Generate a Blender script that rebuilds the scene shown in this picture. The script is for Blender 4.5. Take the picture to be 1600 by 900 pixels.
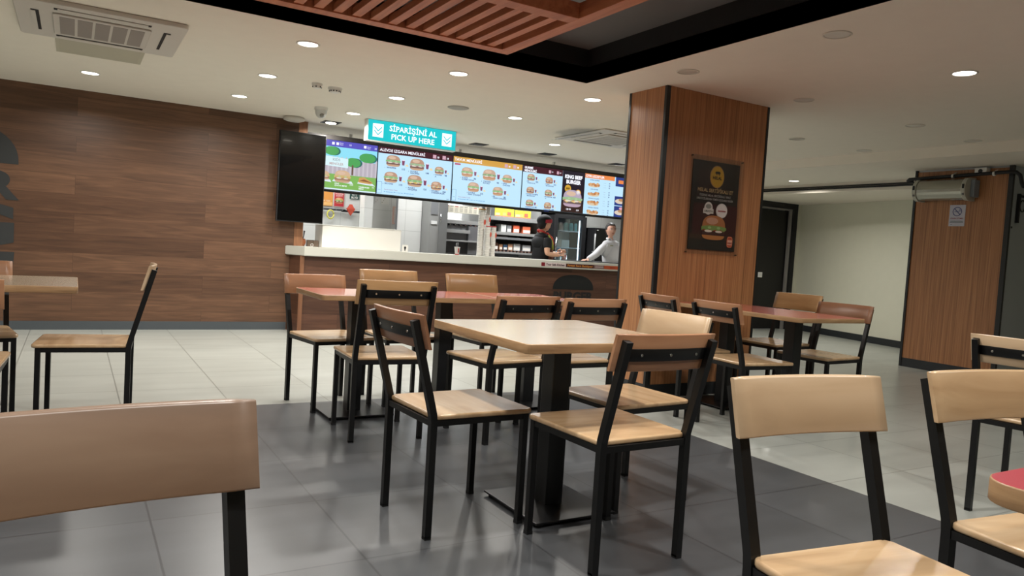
import bpy, bmesh, math, random
from mathutils import Vector, Matrix
for o in list(bpy.data.objects): bpy.data.objects.remove(o, do_unlink=True)
SC = bpy.context.scene
COL = SC.collection
PI = math.pi

# ------------------------------------------------------------------ camera
CAM_Z = 1.055
YAW, PITCH, ROLL, FPX = 0.5343350, -0.05086571, -0.06227968, 1163.855
fw = Vector((math.sin(YAW)*math.cos(PITCH), math.cos(YAW)*math.cos(PITCH), math.sin(PITCH)))
rt = fw.cross(Vector((0, 0, 1))).normalized()
dn = fw.cross(rt)
r2 = math.cos(ROLL)*rt + math.sin(ROLL)*dn
d2 = -math.sin(ROLL)*rt + math.cos(ROLL)*dn
cd = bpy.data.cameras.new('camera'); cam = bpy.data.objects.new('camera', cd); COL.objects.link(cam)
cam.matrix_world = Matrix(((r2.x, -d2.x, -fw.x, 0), (r2.y, -d2.y, -fw.y, 0), (r2.z, -d2.z, -fw.z, CAM_Z), (0, 0, 0, 1)))
cd.sensor_width = 36; cd.lens = FPX/1600*36; cd.clip_start = .03; cd.clip_end = 60
SC.camera = cam
# ------------------------------------------------------------------ world, exposure
W = bpy.data.worlds.new('world'); SC.world = W; W.use_nodes = True
W.node_tree.nodes['Background'].inputs[0].default_value = (.75, .8, .85, 1)
W.node_tree.nodes['Background'].inputs[1].default_value = .05
SC.view_settings.view_transform = 'Standard'; SC.view_settings.look = 'None'
SC.view_settings.gamma = 1; SC.view_settings.use_curve_mapping = False
SC.view_settings.exposure = 0.1
P_DOWN, P_RECESS, P_KITCHEN = 15.5, 27.0, 24.0
C_WARM, C_COOL = (1, .965, .90), (.97, .99, 1)
def area_lamp(name, loc, power, size, color, parent=None, sizey=None, spread=160):
    l = bpy.data.lights.new(name, 'AREA'); l.energy = power; l.color = color; l.size = size
    l.shape = 'DISK'
    if sizey: l.shape = 'RECTANGLE'; l.size_y = sizey
    l.spread = math.radians(spread)
    o = bpy.data.objects.new(name, l); COL.objects.link(o); o.location = loc
    if parent: o.parent = parent
    return o

# ------------------------------------------------------------------ materials
def srgb(h):
    h = h.lstrip('#'); c = [int(h[i:i+2], 16)/255 for i in (0, 2, 4)]
    return tuple((x/12.92 if x <= .04045 else ((x+.055)/1.055)**2.4) for x in c) + (1,)
MATS = {}
def nt(name):
    m = bpy.data.materials.new(name); m.use_nodes = True
    return m, m.node_tree.nodes, m.node_tree.links, m.node_tree.nodes['Principled BSDF']
def M(hexc, rough=.5, metal=0., noise=.0, scale=8., name=None, coat=0.):
    k = (hexc, rough, metal, noise, coat)
    if k in MATS: return MATS[k]
    m, N, L, b = nt(name or 'paint_'+hexc.strip('#'))
    b.inputs['Base Color'].default_value = srgb(hexc)
    b.inputs['Roughness'].default_value = rough; b.inputs['Metallic'].default_value = metal
    b.inputs['Coat Weight'].default_value = coat
    tc = N.new('ShaderNodeTexCoord'); n = N.new('ShaderNodeTexNoise'); n.inputs['Scale'].default_value = scale
    L.new(tc.outputs['Object'], n.inputs['Vector'])
    mx = N.new('ShaderNodeMix'); mx.data_type = 'RGBA'; mx.blend_type = 'MULTIPLY'
    mx.inputs[0].default_value = max(noise, .04); mx.inputs[6].default_value = srgb(hexc)
    L.new(n.outputs['Fac'], mx.inputs[7]); L.new(mx.outputs[2], b.inputs['Base Color'])
    MATS[k] = m; return m
def E(hexc, s=1.0):
    k = ('E', hexc, s)
    if k in MATS: return MATS[k]
    m, N, L, b = nt('light_'+hexc.strip('#'))
    b.inputs['Base Color'].default_value = (0, 0, 0, 1)
    b.inputs['Emission Color'].default_value = srgb(hexc); b.inputs['Emission Strength'].default_value = s
    b.inputs['Roughness'].default_value = .3
    MATS[k] = m; return m
def ramp(N, pts):
    r = N.new('ShaderNodeValToRGB'); e = r.color_ramp.elements
    while len(e) < len(pts): e.new(.5)
    for i, (p, c) in enumerate(pts): e[i].position = p; e[i].color = srgb(c)
    return r
def wood(name, cols, stretch=(1, 14, 14), scale=3., rough=.35, rand=.12, coat=.15):
    """straight grained timber; grain runs along local X"""
    m, N, L, b = nt(name)
    tc = N.new('ShaderNodeTexCoord'); mp = N.new('ShaderNodeMapping'); mp.inputs['Scale'].default_value = stretch
    oi = N.new('ShaderNodeObjectInfo'); vm = N.new('ShaderNodeVectorMath'); vm.operation = 'ADD'
    mul = N.new('ShaderNodeMath'); mul.operation = 'MULTIPLY'; mul.inputs[1].default_value = 37
    L.new(oi.outputs['Random'], mul.inputs[0]); L.new(mul.outputs[0], vm.inputs[1])
    L.new(tc.outputs['Object'], mp.inputs[0]); L.new(mp.outputs[0], vm.inputs[0])
    n = N.new('ShaderNodeTexNoise'); n.inputs['Scale'].default_value = scale; n.inputs['Detail'].default_value = 6
    n.inputs['Distortion'].default_value = .6
    L.new(vm.outputs[0], n.inputs['Vector'])
    r = ramp(N, cols); L.new(n.outputs['Fac'], r.inputs[0])
    hs = N.new('ShaderNodeHueSaturation')
    mr = N.new('ShaderNodeMapRange'); mr.inputs[3].default_value = 1-rand; mr.inputs[4].default_value = 1+rand
    L.new(oi.outputs['Random'], mr.inputs[0]); L.new(mr.outputs[0], hs.inputs['Value'])
    L.new(r.outputs[0], hs.inputs['Color']); L.new(hs.outputs[0], b.inputs['Base Color'])
    b.inputs['Roughness'].default_value = rough; b.inputs['Coat Weight'].default_value = coat; b.inputs['Coat Roughness'].default_value = .25
    return m
def planks(name, w, h, cols, tint, axis='XZ', rough=.45):
    m, N, L, b = nt(name)
    tc = N.new('ShaderNodeTexCoord'); sp = N.new('ShaderNodeSeparateXYZ'); cb = N.new('ShaderNodeCombineXYZ')
    L.new(tc.outputs['Object'], sp.inputs[0]); L.new(sp.outputs[axis[0]], cb.inputs[0]); L.new(sp.outputs[axis[1]], cb.inputs[1])
    br = N.new('ShaderNodeTexBrick'); br.inputs['Scale'].default_value = 1; br.inputs['Brick Width'].default_value = w
    br.inputs['Row Height'].default_value = h; br.inputs['Mortar Size'].default_value = .0012; br.offset = .37; br.offset_frequency = 2
    br.inputs['Color1'].default_value = srgb(tint[0]); br.inputs['Color2'].default_value = srgb(tint[1]); br.inputs['Mortar'].default_value = srgb(tint[2])
    L.new(cb.outputs[0], br.inputs['Vector'])
    # shift the grain per plank
    mp = N.new('ShaderNodeMapping'); mp.inputs['Scale'].default_value = (1.1, 14, 1); L.new(cb.outputs[0], mp.inputs[0])
    ad = N.new('ShaderNodeVectorMath'); ad.operation = 'MULTIPLY_ADD'; ad.inputs[1].default_value = (9, 0, 60)
    L.new(br.outputs['Color'], ad.inputs[0]); L.new(mp.outputs[0], ad.inputs[2])
    n = N.new('ShaderNodeTexNoise'); n.inputs['Scale'].default_value = 1.6; n.inputs['Detail'].default_value = 8; n.inputs['Distortion'].default_value = 1.2
    L.new(ad.outputs[0], n.inputs['Vector'])
    r = ramp(N, cols); L.new(n.outputs['Fac'], r.inputs[0])
    mx = N.new('ShaderNodeMix'); mx.data_type = 'RGBA'; mx.blend_type = 'MULTIPLY'; mx.inputs[0].default_value = .75
    L.new(r.outputs[0], mx.inputs[6]); L.new(br.outputs['Color'], mx.inputs[7])
    L.new(mx.outputs[2], b.inputs['Base Color']); b.inputs['Roughness'].default_value = rough
    return m
def tiles(name, w, h, c1, c2, mort, rough, axis='XY', off=(0, 0), offset=0., msize=.004, cloud=.25, coat=0.):
    m, N, L, b = nt(name)
    tc = N.new('ShaderNodeTexCoord'); sp = N.new('ShaderNodeSeparateXYZ'); cb = N.new('ShaderNodeCombineXYZ')
    L.new(tc.outputs['Object'], sp.inputs[0]); L.new(sp.outputs[axis[0]], cb.inputs[0]); L.new(sp.outputs[axis[1]], cb.inputs[1])
    mp = N.new('ShaderNodeMapping'); mp.inputs['Location'].default_value = (-off[0], -off[1], 0); L.new(cb.outputs[0], mp.inputs[0])
    br = N.new('ShaderNodeTexBrick'); br.inputs['Scale'].default_value = 1; br.inputs['Brick Width'].default_value = w
    br.inputs['Row Height'].default_value = h; br.inputs['Mortar Size'].default_value = msize; br.offset = offset; br.squash = 1
    br.inputs['Mortar Smooth'].default_value = .1
    br.inputs['Color1'].default_value = srgb(c1); br.inputs['Color2'].default_value = srgb(c2); br.inputs['Mortar'].default_value = srgb(mort)
    L.new(mp.outputs[0], br.inputs['Vector'])
    mp2 = N.new('ShaderNodeMapping'); mp2.inputs['Scale'].default_value = (1, 4, 1); L.new(cb.outputs[0], mp2.inputs[0])
    n = N.new('ShaderNodeTexNoise'); n.inputs['Scale'].default_value = 1.5; n.inputs['Detail'].default_value = 5
    L.new(mp2.outputs[0], n.inputs['Vector'])
    r = ramp(N, [(.3, '#c8c8c8'), (.7, '#ffffff')]); L.new(n.outputs['Fac'], r.inputs[0])
    mx = N.new('ShaderNodeMix'); mx.data_type = 'RGBA'; mx.blend_type = 'MULTIPLY'; mx.inputs[0].default_value = cloud
    L.new(br.outputs['Color'], mx.inputs[6]); L.new(r.outputs[0], mx.inputs[7]); L.new(mx.outputs[2], b.inputs['Base Color'])
    b.inputs['Roughness'].default_value = rough; b.inputs['Coat Weight'].default_value = coat
    return m
def glass(name, tint='#ffffff', alpha=.2, rough=.05):
    m, N, L, b = nt(name)
    out = N['Material Output']; tr = N.new('ShaderNodeBsdfTransparent'); tr.inputs[0].default_value = srgb(tint)
    gl = N.new('ShaderNodeBsdfGlossy'); gl.inputs['Roughness'].default_value = rough
    mx = N.new('ShaderNodeMixShader'); mx.inputs[0].default_value = alpha
    L.new(tr.outputs[0], mx.inputs[1]); L.new(gl.outputs[0], mx.inputs[2]); L.new(mx.outputs[0], out.inputs[0])
    return m
BEECH = wood('beech_wood', [(.25, '#ab8a66'), (.5, '#c2a27c'), (.75, '#cfb28e')], (1, 7, 7), 2.2, .24, .06, .35)
BEECH_P = wood('beech_wood_rosy', [(.25, '#96694c'), (.5, '#ac7d5c'), (.75, '#b98c6a')], (1, 6, 6), 2.2, .33, .05)
BEECH_Y = wood('beech_wood_golden', [(.25, '#a67f55'), (.5, '#b78f64'), (.75, '#c39d72')], (1, 6, 6), 2.2, .28, .05, .3)
BEECH_L = wood('beech_wood_pale', [(.25, '#b79a7a'), (.5, '#c5a988'), (.75, '#ceb496')], (1, 6, 6), 2.2, .3, .04)
BEECH_D = wood('beech_wood_brown', [(.25, '#77503a'), (.5, '#8a6046'), (.75, '#966c52')], (1, 6, 6), 2.2, .33, .04)
BEECH_G = wood('beech_wood_grey_brown', [(.25, '#776150'), (.5, '#876e5b'), (.75, '#937b67')], (1, 6, 6), 2.2, .38, .04)  # darker grey-brown tone for one backrest
TOPWOOD = wood('oak_tabletop', [(.25, '#a8967c'), (.5, '#b9a78e'), (.75, '#c4b39b')], (1, 8, 8), 2.2, .2, .03, .7)
EDGEWOOD = wood('edge_wood', [(.25, '#8c6c4c'), (.5, '#a6835d'), (.75, '#b6946d')], (2, 2, 20), 3, .45, .03)
GRILLE = wood('red_cedar', [(.25, '#a35e40'), (.5, '#bf7550'), (.75, '#cc8660')], (9, 1, 9), 2.5, .5, .05, 0)
ZEBRA = wood('column_laminate', [(.3, '#8a5c3c'), (.5, '#a9744c'), (.7, '#ba855a')], (45, 45, .7), 1.6, .42, .0, 0)
PLANK = planks('wall_planks', 1.9, .19, [(.2, '#523a2a'), (.5, '#684a36'), (.8, '#7d5b43')], ['#ffffff', '#b4aaa4', '#8a7c74'])
PLANK_D = planks('counter_planks', 1.6, .2, [(.25, '#4b3024'), (.5, '#5c3d2e'), (.75, '#6a4937')], ['#ffffff', '#b0a8a4', '#4a3a32'])
FLOOR_L = tiles('floor_tiles_light', .6, .6, '#adb0aa', '#a7aaa4', '#868883', .3, off=(.267, .51), coat=.0, cloud=.35)
FLOOR_D = tiles('floor_tiles_dark', .6, .6, '#515356', '#4c4e51', '#3b3c3f', .32, off=(.267, .51), cloud=.5)
WTILE = tiles('kitchen_wall_tiles', .3, .3, '#d6d6d2', '#d2d2ce', '#b4b4b0', .25, 'XZ', (0, .04), 0, .003, .1)
CEIL = M('#eee6d8', .85, noise=.05, name='ceiling_paint')
GREYWALL = M('#d8d7c6', .8, noise=.05, name='wall_paint')
WHITE = M('#d9d9d4', .5); WHITEP = M('#e6e4de', .6)
BLACK = M('#070708', .42); BLACKM = M('#141416', .6); TRIMB = M('#22262a', .55)
GLOSSB = M('#050506', .12, coat=.3)
DARKP = M('#17181a', .35); STEEL = M('#949492', .35, .25); STEELD = M('#77787a', .4, .25); CHROME = M('#d0d0d0', .2, 1)
PINK = M('#bf6558', .2, coat=.4, name='coral_laminate'); RED = M('#a83a48', .3, coat=.3, name='red_laminate')

# ------------------------------------------------------------------ mesh builder
class MB:
    def __init__(s): s.bm = bmesh.new(); s.mats = []
    def mi(s, m):
        if m not in s.mats: s.mats.append(m)
        return s.mats.index(m)
    def faces(s, vs, fs, m, smooth=False):
        k = s.mi(m); bv = [s.bm.verts.new(v) for v in vs]; out = []
        for f in fs:
            try: fc = s.bm.faces.new([bv[i] for i in f])
            except ValueError: continue
            fc.material_index = k; fc.smooth = smooth; out.append(fc)
        return bv, out
    def box(s, x0, x1, y0, y1, z0, z1, m, bev=0.):
        vs = [(x, y, z) for z in (z0, z1) for y in (y0, y1) for x in (x0, x1)]
        bv, fs = s.faces(vs, [(0, 2, 3, 1), (4, 5, 7, 6), (0, 1, 5, 4), (2, 6, 7, 3), (0, 4, 6, 2), (1, 3, 7, 5)], m)
        if bev:
            ed = list({e for f in fs for e in f.edges})
            r = bmesh.ops.bevel(s.bm, geom=ed, offset=bev, segments=2, profile=.6, affect='EDGES', clamp_overlap=True)
            for f in r['faces']: f.material_index = s.mi(m)
        return s
    def obox(s, c, ax, ay, az, m):
        """box with centre c and half-axis vectors"""
        c, ax, ay, az = map(Vector, (c, ax, ay, az))
        vs = [c+sx*ax+sy*ay+sz*az for sz in (-1, 1) for sy in (-1, 1) for sx in (-1, 1)]
        s.faces(vs, [(0, 2, 3, 1), (4, 5, 7, 6), (0, 1, 5, 4), (2, 6, 7, 3), (0, 4, 6, 2), (1, 3, 7, 5)], m); return s
    def tube(s, pts, r, m, n=8, cap=True, smooth=True):
        pts = [Vector(p) for p in pts]; rs = r if isinstance(r, (list, tuple)) else [r]*len(pts)
        rings = []; up = None
        for i, p in enumerate(pts):
            d = (pts[min(i+1, len(pts)-1)]-pts[max(i-1, 0)]).normalized()
            if up is None: up = Vector((0, 0, 1)) if abs(d.z) < .9 else Vector((1, 0, 0))
            a = d.cross(up).normalized(); up = a.cross(d).normalized()
            rings.append([p+rs[i]*(math.cos(2*PI*k/n)*a+math.sin(2*PI*k/n)*up) for k in range(n)])
        vs = [v for rg in rings for v in rg]; fs = []
        for i in range(len(rings)-1):
            for k in range(n): fs.append((i*n+k, i*n+(k+1) % n, (i+1)*n+(k+1) % n, (i+1)*n+k))
        bv, fc = s.faces(vs, fs, m, smooth)
        if cap:
            for base, rev in ((0, True), ((len(rings)-1)*n, False)):
                ix = [bv[base+k] for k in range(n)]
                if rev: ix.reverse()
                f = s.bm.faces.new(ix); f.material_index = s.mi(m)
        return s
    def sqtube(s, yz, x, w, m):
        """square tube along a path in the YZ plane at local x"""
        P = [Vector((0, a, b)) for a, b in yz]; rings = []
        for i, p in enumerate(P):
            d = (P[min(i+1, len(P)-1)]-P[max(i-1, 0)]).normalized(); nn = Vector((0, d.z, -d.y))
            h = w/2
            for sx, sn in ((-1, -1), (1, -1), (1, 1), (-1, 1)): rings.append(Vector((x+sx*h, p.y, p.z))+sn*h*nn)
        fs = []
        for i in range(len(P)-1):
            for k in range(4): fs.append((i*4+k, i*4+(k+1) % 4, i*4+4+(k+1) % 4, i*4+4+k))
        n = len(P)*4
        fs += [(3, 2, 1, 0), (n-4, n-3, n-2, n-1)]
        s.faces(rings, fs, m); return s
    def lathe(s, prof, c, m, n=20, ry=1.):
        """profile [(r,z)] round vertical axis at c"""
        vs = []; fs = []
        for r, z in prof:
            for k in range(n): vs.append((c[0]+r*math.cos(2*PI*k/n), c[1]+ry*r*math.sin(2*PI*k/n), c[2]+z))
        for i in range(len(prof)-1):
            for k in range(n): fs.append((i*n+k, i*n+(k+1) % n, (i+1)*n+(k+1) % n, (i+1)*n+k))
        bv, fc = s.faces(vs, fs, m, True)
        for base, rev in ((0, prof[0][1] < prof[-1][1]), ((len(prof)-1)*n, prof[0][1] > prof[-1][1])):
            ix = [bv[base+k] for k in range(n)]
            if prof[base//n][0] > 1e-4:
                try: f = s.bm.faces.new(ix[::-1] if rev else ix); f.material_index = s.mi(m)
                except ValueError: pass
        return s
    def rr(s, cx, cy, w, d, r, z0, z1, m, b=.004, mtop=None, seg=5, taper=0.):
        """rounded-corner slab with eased edges"""
        def ring(ins, z):
            out = []
            for qx, qy, a0 in ((1, 1, 0), (-1, 1, PI/2), (-1, -1, PI), (1, -1, 1.5*PI)):
                for k in range(seg+1):
                    a = a0+k*PI/2/seg; rr_ = max(r-ins, .0005)
                    x = cx+qx*(w/2-r)+rr_*math.cos(a)+(0 if r > ins else qx*(r-ins)); y = cy+qy*(d/2-r)+rr_*math.sin(a)
                    out.append((x*(1+taper*(y-cy)), y, z))
            return out
        rings = [ring(b, z0), ring(b*.3, z0+b*.3), ring(0, z0+b), ring(0, z1-b), ring(b*.3, z1-b*.3), ring(b, z1)]
        n = len(rings[0]); vs = [v for g in rings for v in g]; fs = []
        for i in range(5):
            for k in range(n): fs.append((i*n+k, i*n+(k+1) % n, (i+1)*n+(k+1) % n, (i+1)*n+k))
        bv, fc = s.faces(vs, fs, m)
        for k_, f in enumerate(fc): f.smooth = True
        f = s.bm.faces.new([bv[k] for k in range(n)][::-1]); f.material_index = s.mi(m)
        f = s.bm.faces.new([bv[5*n+k] for k in range(n)]); f.material_index = s.mi(mtop or m)
        return s
    # --- flat artwork on a plane facing -Y (or another frame)
    def art(s, org, ux=(1, 0, 0), uz=(0, 0, 1), out=(0, -1, 0)):
        s.o, s.ux, s.uz, s.out = Vector(org), Vector(ux), Vector(uz), Vector(out); return s
    def P(s, u, v, l): return s.o+u*s.ux+v*s.uz+l*.0012*s.out
    def poly(s, pts, m, l=1):
        s.faces([s.P(u, v, l) for u, v in pts], [tuple(range(len(pts)))], m); return s
    def rect(s, u0, v0, u1, v1, m, l=1): return s.poly([(u0, v0), (u1, v0), (u1, v1), (u0, v1)], m, l)
    def ell(s, cu, cv, ru, rv, m, l=1, a0=0, a1=360, n=22, p=1.):
        pts = []
        for k in range(n+(0 if a1-a0 >= 360 else 1)):
            a = math.radians(a0+(a1-a0)*k/n); c, q = math.cos(a), math.sin(a)
            pts.append((cu+ru*math.copysign(abs(c)**p, c), cv+rv*math.copysign(abs(q)**p, q)))
        return s.poly(pts, m, l)
    def text(s, t, u, v, size, m, l=2, align='LEFT', bold=.0, wide=1., fit=None):
        c = bpy.data.curves.new('t', 'FONT'); c.body = t; c.size = size; c.align_x = align; c.resolution_u = 8 if size > .1 else 2
        c.offset = bold*size; c.fill_mode = 'BOTH'
        o = bpy.data.objects.new('t', c); COL.objects.link(o)
        dg = bpy.context.evaluated_depsgraph_get(); me = bpy.data.meshes.new_from_object(o.evaluated_get(dg))
        if fit: xs = [q.co.x for q in me.vertices]; wide = fit/(max(xs)-min(xs))
        k = s.mi(m); bv = [s.bm.verts.new(s.P(u+x.co.x*wide, v+x.co.y, l)) for x in me.vertices]
        for p in me.polygons:
            try: f = s.bm.faces.new([bv[i] for i in p.vertices]); f.material_index = k
            except ValueError: pass
        bpy.data.objects.remove(o); bpy.data.curves.remove(c); bpy.data.meshes.remove(me); return s
    def add_mesh(s, me, m, smooth=True):
        k = s.mi(m); bv = [s.bm.verts.new(v.co) for v in me.vertices]
        for p in me.polygons:
            try: f = s.bm.faces.new([bv[i] for i in p.vertices]); f.material_index = k; f.smooth = smooth
            except ValueError: pass
        return s
    def ball(s, c, r, m, seg=16, rings=10, fn=None):
        vs = []; fs = []
        for i in range(rings+1):
            th = PI*i/rings
            for k in range(seg):
                ph = 2*PI*k/seg; v = Vector((math.sin(th)*math.cos(ph), math.sin(th)*math.sin(ph), math.cos(th)))
                v = Vector((v.x*r[0], v.y*r[1], v.z*r[2]))
                if fn: v = fn(v)
                vs.append(v+Vector(c))
        for i in range(rings):
            for k in range(seg): fs.append((i*seg+k, (i+1)*seg+k, (i+1)*seg+(k+1) % seg, i*seg+(k+1) % seg))
        bv, _ = s.faces(vs, fs, m, True)
        bmesh.ops.remove_doubles(s.bm, verts=bv, dist=1e-5); return s
    def build(s, name, parent=None, loc=None):
        off = Vector((0, 0, 0)); p = parent
        while p: off += p.location; p = p.parent
        if loc: off += Vector(loc)
        for v in s.bm.verts: v.co -= off
        me = bpy.data.meshes.new(name); s.bm.to_mesh(me); s.bm.free()
        for m in s.mats: me.materials.append(m)
        o = bpy.data.objects.new(name, me); COL.objects.link(o)
        if loc: o.location = loc
        if parent: o.parent = parent
        return o
def tag(o, label=None, cat=None, group=None, kind=None):
    if label: o['label'] = label
    if cat: o['category'] = cat
    if group: o['group'] = group
    if kind: o['kind'] = kind
    return o
def thing(name, label, cat, loc=(0, 0, 0), rz=0, group=None):
    o = bpy.data.objects.new(name, None); COL.objects.link(o); o.location = loc; o.rotation_euler.z = rz
    o.empty_display_size = .05
    return tag(o, label, cat, group)
def struct(mb, name, parent=None):
    o = mb.build(name, parent)
    if not parent: o['kind'] = 'structure'
    return o
def dup(root, loc, rz, label, group=None):
    def cp(o, par):
        c = o.copy(); COL.objects.link(c); c.parent = par
        for k in o.children: cp(k, c)
        return c
    r = cp(root, None); r.location = loc; r.rotation_euler.z = rz; r['label'] = label
    if group: r['group'] = group
    return r

# ------------------------------------------------------------------ the room
ZC = 2.349            # ceiling
WY = 8.51             # plank wall / back wall
RX, RY, RX0, RY0, RZ = 3.315, 4.684, -3.2, -1.6, 2.60   # recess
XL, YB, XR = -5.0, -3.4, 12.0
ZS, ZT = 2.243, 2.12  # lower soffits on the right
m = MB(); DX, DY = 3.267, 4.71
m.faces([(XL, YB, 0), (DX, YB, 0), (DX, DY, 0), (XL, DY, 0)], [(0, 1, 2, 3)], FLOOR_D)
m.faces([(DX, YB, 0), (XR, YB, 0), (XR, 12, 0), (XL, 12, 0), (XL, DY, 0), (DX, DY, 0)], [(0, 1, 2, 5), (5, 2, 3, 4)], FLOOR_L)
bmesh.ops.remove_doubles(m.bm, verts=m.bm.verts[:], dist=1e-4)
struct(m, 'floor')
m = MB(); T = .12
CX2 = 7.42; CX3 = 8.95
m.box(XL, RX0, YB, 12, ZC, ZC+T, CEIL); m.box(RX0, RX, RY, 12, ZC, ZC+T, CEIL); m.box(RX0, RX, YB, RY0, ZC, ZC+T, CEIL)
m.box(RX, CX2, YB, 12, ZC, ZC+T, CEIL)
m.box(CX2, CX3, YB, 12, ZS, ZC+T, CEIL); m.box(CX3, XR, YB, 12, ZT, ZC+T, CEIL)
struct(m, 'ceiling')
m = MB()
m.box(RX0-.05, RX+.05, RY0-.05, RY+.05, RZ, RZ+.05, M('#6e6e6e', .3, coat=.2, name='recess_ceiling_black'))
for a in ((RX, RX+.02, RY0, RY), (RX0-.02, RX0, RY0, RY), (RX0, RX, RY, RY+.02), (RX0, RX, RY0-.02, RY0)):
    m.box(*a, ZC+.001, RZ, BLACKM)
struct(m, 'trim_1')
m = MB(); m.box(XL, 2.235, WY, WY+.14, 0, ZC, PLANK); wl = struct(m, 'wall_left')
m = MB(); m.box(2.14, 2.238, WY-.006, WY+.145, .95, ZC-.002, wood('end_post_wood', [(.3, '#7a5238'), (.7, '#9c6c4a')], (14, 14, 1), 2, .5, 0, 0)); struct(m, 'trim_2')
m = MB(); m.box(XL, 2.09, WY-.014, WY, 0, .085, M('#4a5055', .5)); struct(m, 'baseboard_left')
m = MB(); m.box(7.62, 9.5, WY, WY+.14, 0, ZC, GREYWALL); m.box(10.56, 10.9, WY, WY+.14, 0, ZC, GREYWALL); m.box(9.5, 10.56, WY, WY+.14, 2.13, ZC, GREYWALL)
struct(m, 'wall_back')
# slanting pale wall on the right
m = MB(); xa = lambda y: 10.66-.2*(8.51-y)
m.faces([(xa(8.6), 8.6, 0), (xa(YB), YB, 0), (xa(YB), YB, 2.2), (xa(8.6), 8.6, 2.2), (xa(8.6)+.15, 8.6, 0), (xa(YB)+.15, YB, 0), (xa(YB)+.15, YB, 2.2), (xa(8.6)+.15, 8.6, 2.2)],
        [(0, 1, 2, 3), (5, 4, 7, 6), (3, 2, 6, 7), (4, 0, 3, 7), (1, 5, 6, 2)], GREYWALL); struct(m, 'wall_right')
m = MB()
m.faces([(xa(8.5)-.012, 8.5, 0), (xa(3)-.012, 3, 0), (xa(3)-.012, 3, .1), (xa(8.5)-.012, 8.5, .1), (xa(8.5)+.02, 8.5, 0), (xa(3)+.02, 3, 0), (xa(3)+.02, 3, .1), (xa(8.5)+.02, 8.5, .1)],
        [(0, 1, 2, 3), (3, 2, 6, 7), (1, 5, 6, 2), (4, 0, 3, 7)], TRIMB); struct(m, 'baseboard_right')
m = MB(); m.box(XL-.1, XL, YB, 12, 0, ZC, GREYWALL); struct(m, 'wall_west')
m = MB(); m.box(XL, XR, YB-.1, YB, 0, ZC, GREYWALL); struct(m, 'wall_rear')
# kitchen shell
m = MB(); m.box(2.1, 9.1, 11.5, 11.6, 0, ZC, WTILE); struct(m, 'wall_kitchen_back')
m = MB(); m.box(2.1, 2.2, WY+.15, 11.5, 0, ZC, WTILE); struct(m, 'wall_kitchen_left')
m = MB(); m.box(7.3, 9.0, 10.32, 10.45, 0, ZC, WTILE); m.box(9.0, 9.1, 8.66, 11.5, 0, ZC, WTILE); struct(m, 'wall_kitchen_right')
m = MB(); m.box(3.67, 3.76, 10.6, 10.8, 0, ZC, WTILE); m.box(3.76, 4.46, 10.9, 11.0, 0, ZC, WTILE); m.box(3.76, 3.80, 10.6, 10.9, 0, ZC, WTILE); m.box(4.075, 4.455, 10.3, 10.36, 0, ZC, WTILE); m.box(4.066, 4.075, 10.295, 10.36, 0, ZC, STEELD)
struct(m, 'wall_kitchen_partition')
# door in the back wall
d = MB()
for a in ((9.51, 9.59, 0, 2.12), (10.44, 10.54, 0, 2.12), (9.59, 10.44, 2.03, 2.12)): d.box(a[0], a[1], WY-.03, WY+.16, a[2], a[3], BLACKM)
dr = struct(d, 'door_1')
d = MB(); d.box(9.595, 10.39, WY+.05, WY+.09, .01, 2.0, M('#0b0a0b', .4)); d.build('door_leaf', dr)
d = MB(); d.box(10.392, 10.438, WY+.0, WY+.04, 0, 2.028, M('#8d8a86', .5)); d.box(9.595, 10.39, WY+.0, WY+.03, 2.002, 2.028, M('#8d8a86', .5)); d.build('door_reveal', dr)
d = MB(); d.box(9.765, 9.86, WY+.035, WY+.05, .86, .945, WHITEP, .004); d.box(9.79, 9.835, WY+.029, WY+.035, .88, .925, WHITE); tag(d.build('latch_plate', dr), 'white square latch plate')

# ------------------------------------------------------------------ columns
CX0, CX1, CY0, CY1 = 3.765, 4.87, 4.282, 4.71
m = MB(); m.box(CX0, CX1, CY0, CY1, .1, ZC-.001, ZEBRA); col = struct(m, 'wall_column')
m = MB(); m.box(CX0-.004, CX1+.004, CY0-.004, CY1+.004, 0, .1, TRIMB); m.build('plinth', col)
for x, y in ((CX0, CY0), (CX1, CY0), (CX0, CY1), (CX1, CY1)):
    m = MB(); sx = 1 if x == CX0 else -1; sy = 1 if y == CY0 else -1
    w = .034 if (x == CX0 and y == CY0) else .02
    m.box(min(x-.004*sx, x+w*sx), max(x-.004*sx, x+w*sx), min(y-.004*sy, y+.02*sy), max(y-.004*sy, y+.02*sy), .1, ZC-.002, M('#1b1e20', .35)); m.build('corner_trim', col)
PX, PY0, PY1 = 8.28, 4.06, 5.08
m = MB(); m.box(PX+.01, 9.3, PY0, PY1, 0, ZS, M('#b4babc', .7, name='grey_wall_paint')); pier = struct(m, 'wall_pier')
m = MB(); m.box(PX, PX+.012, PY0, PY1, .1, ZS-.02, ZEBRA); m.build('wood_cladding', pier)
m = MB(); m.box(PX-.006, PX+.012, PY0, PY1, 0, .1, TRIMB); m.build('plinth', pier)
for y0, y1 in ((PY0-.015, PY0+.03), (PY1-.02, PY1+.006)):
    m = MB(); m.box(PX-.014, PX+.02, y0, y1, 0, ZS-.002, M('#1b1e20', .35)); m.build('corner_trim', pier)

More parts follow.
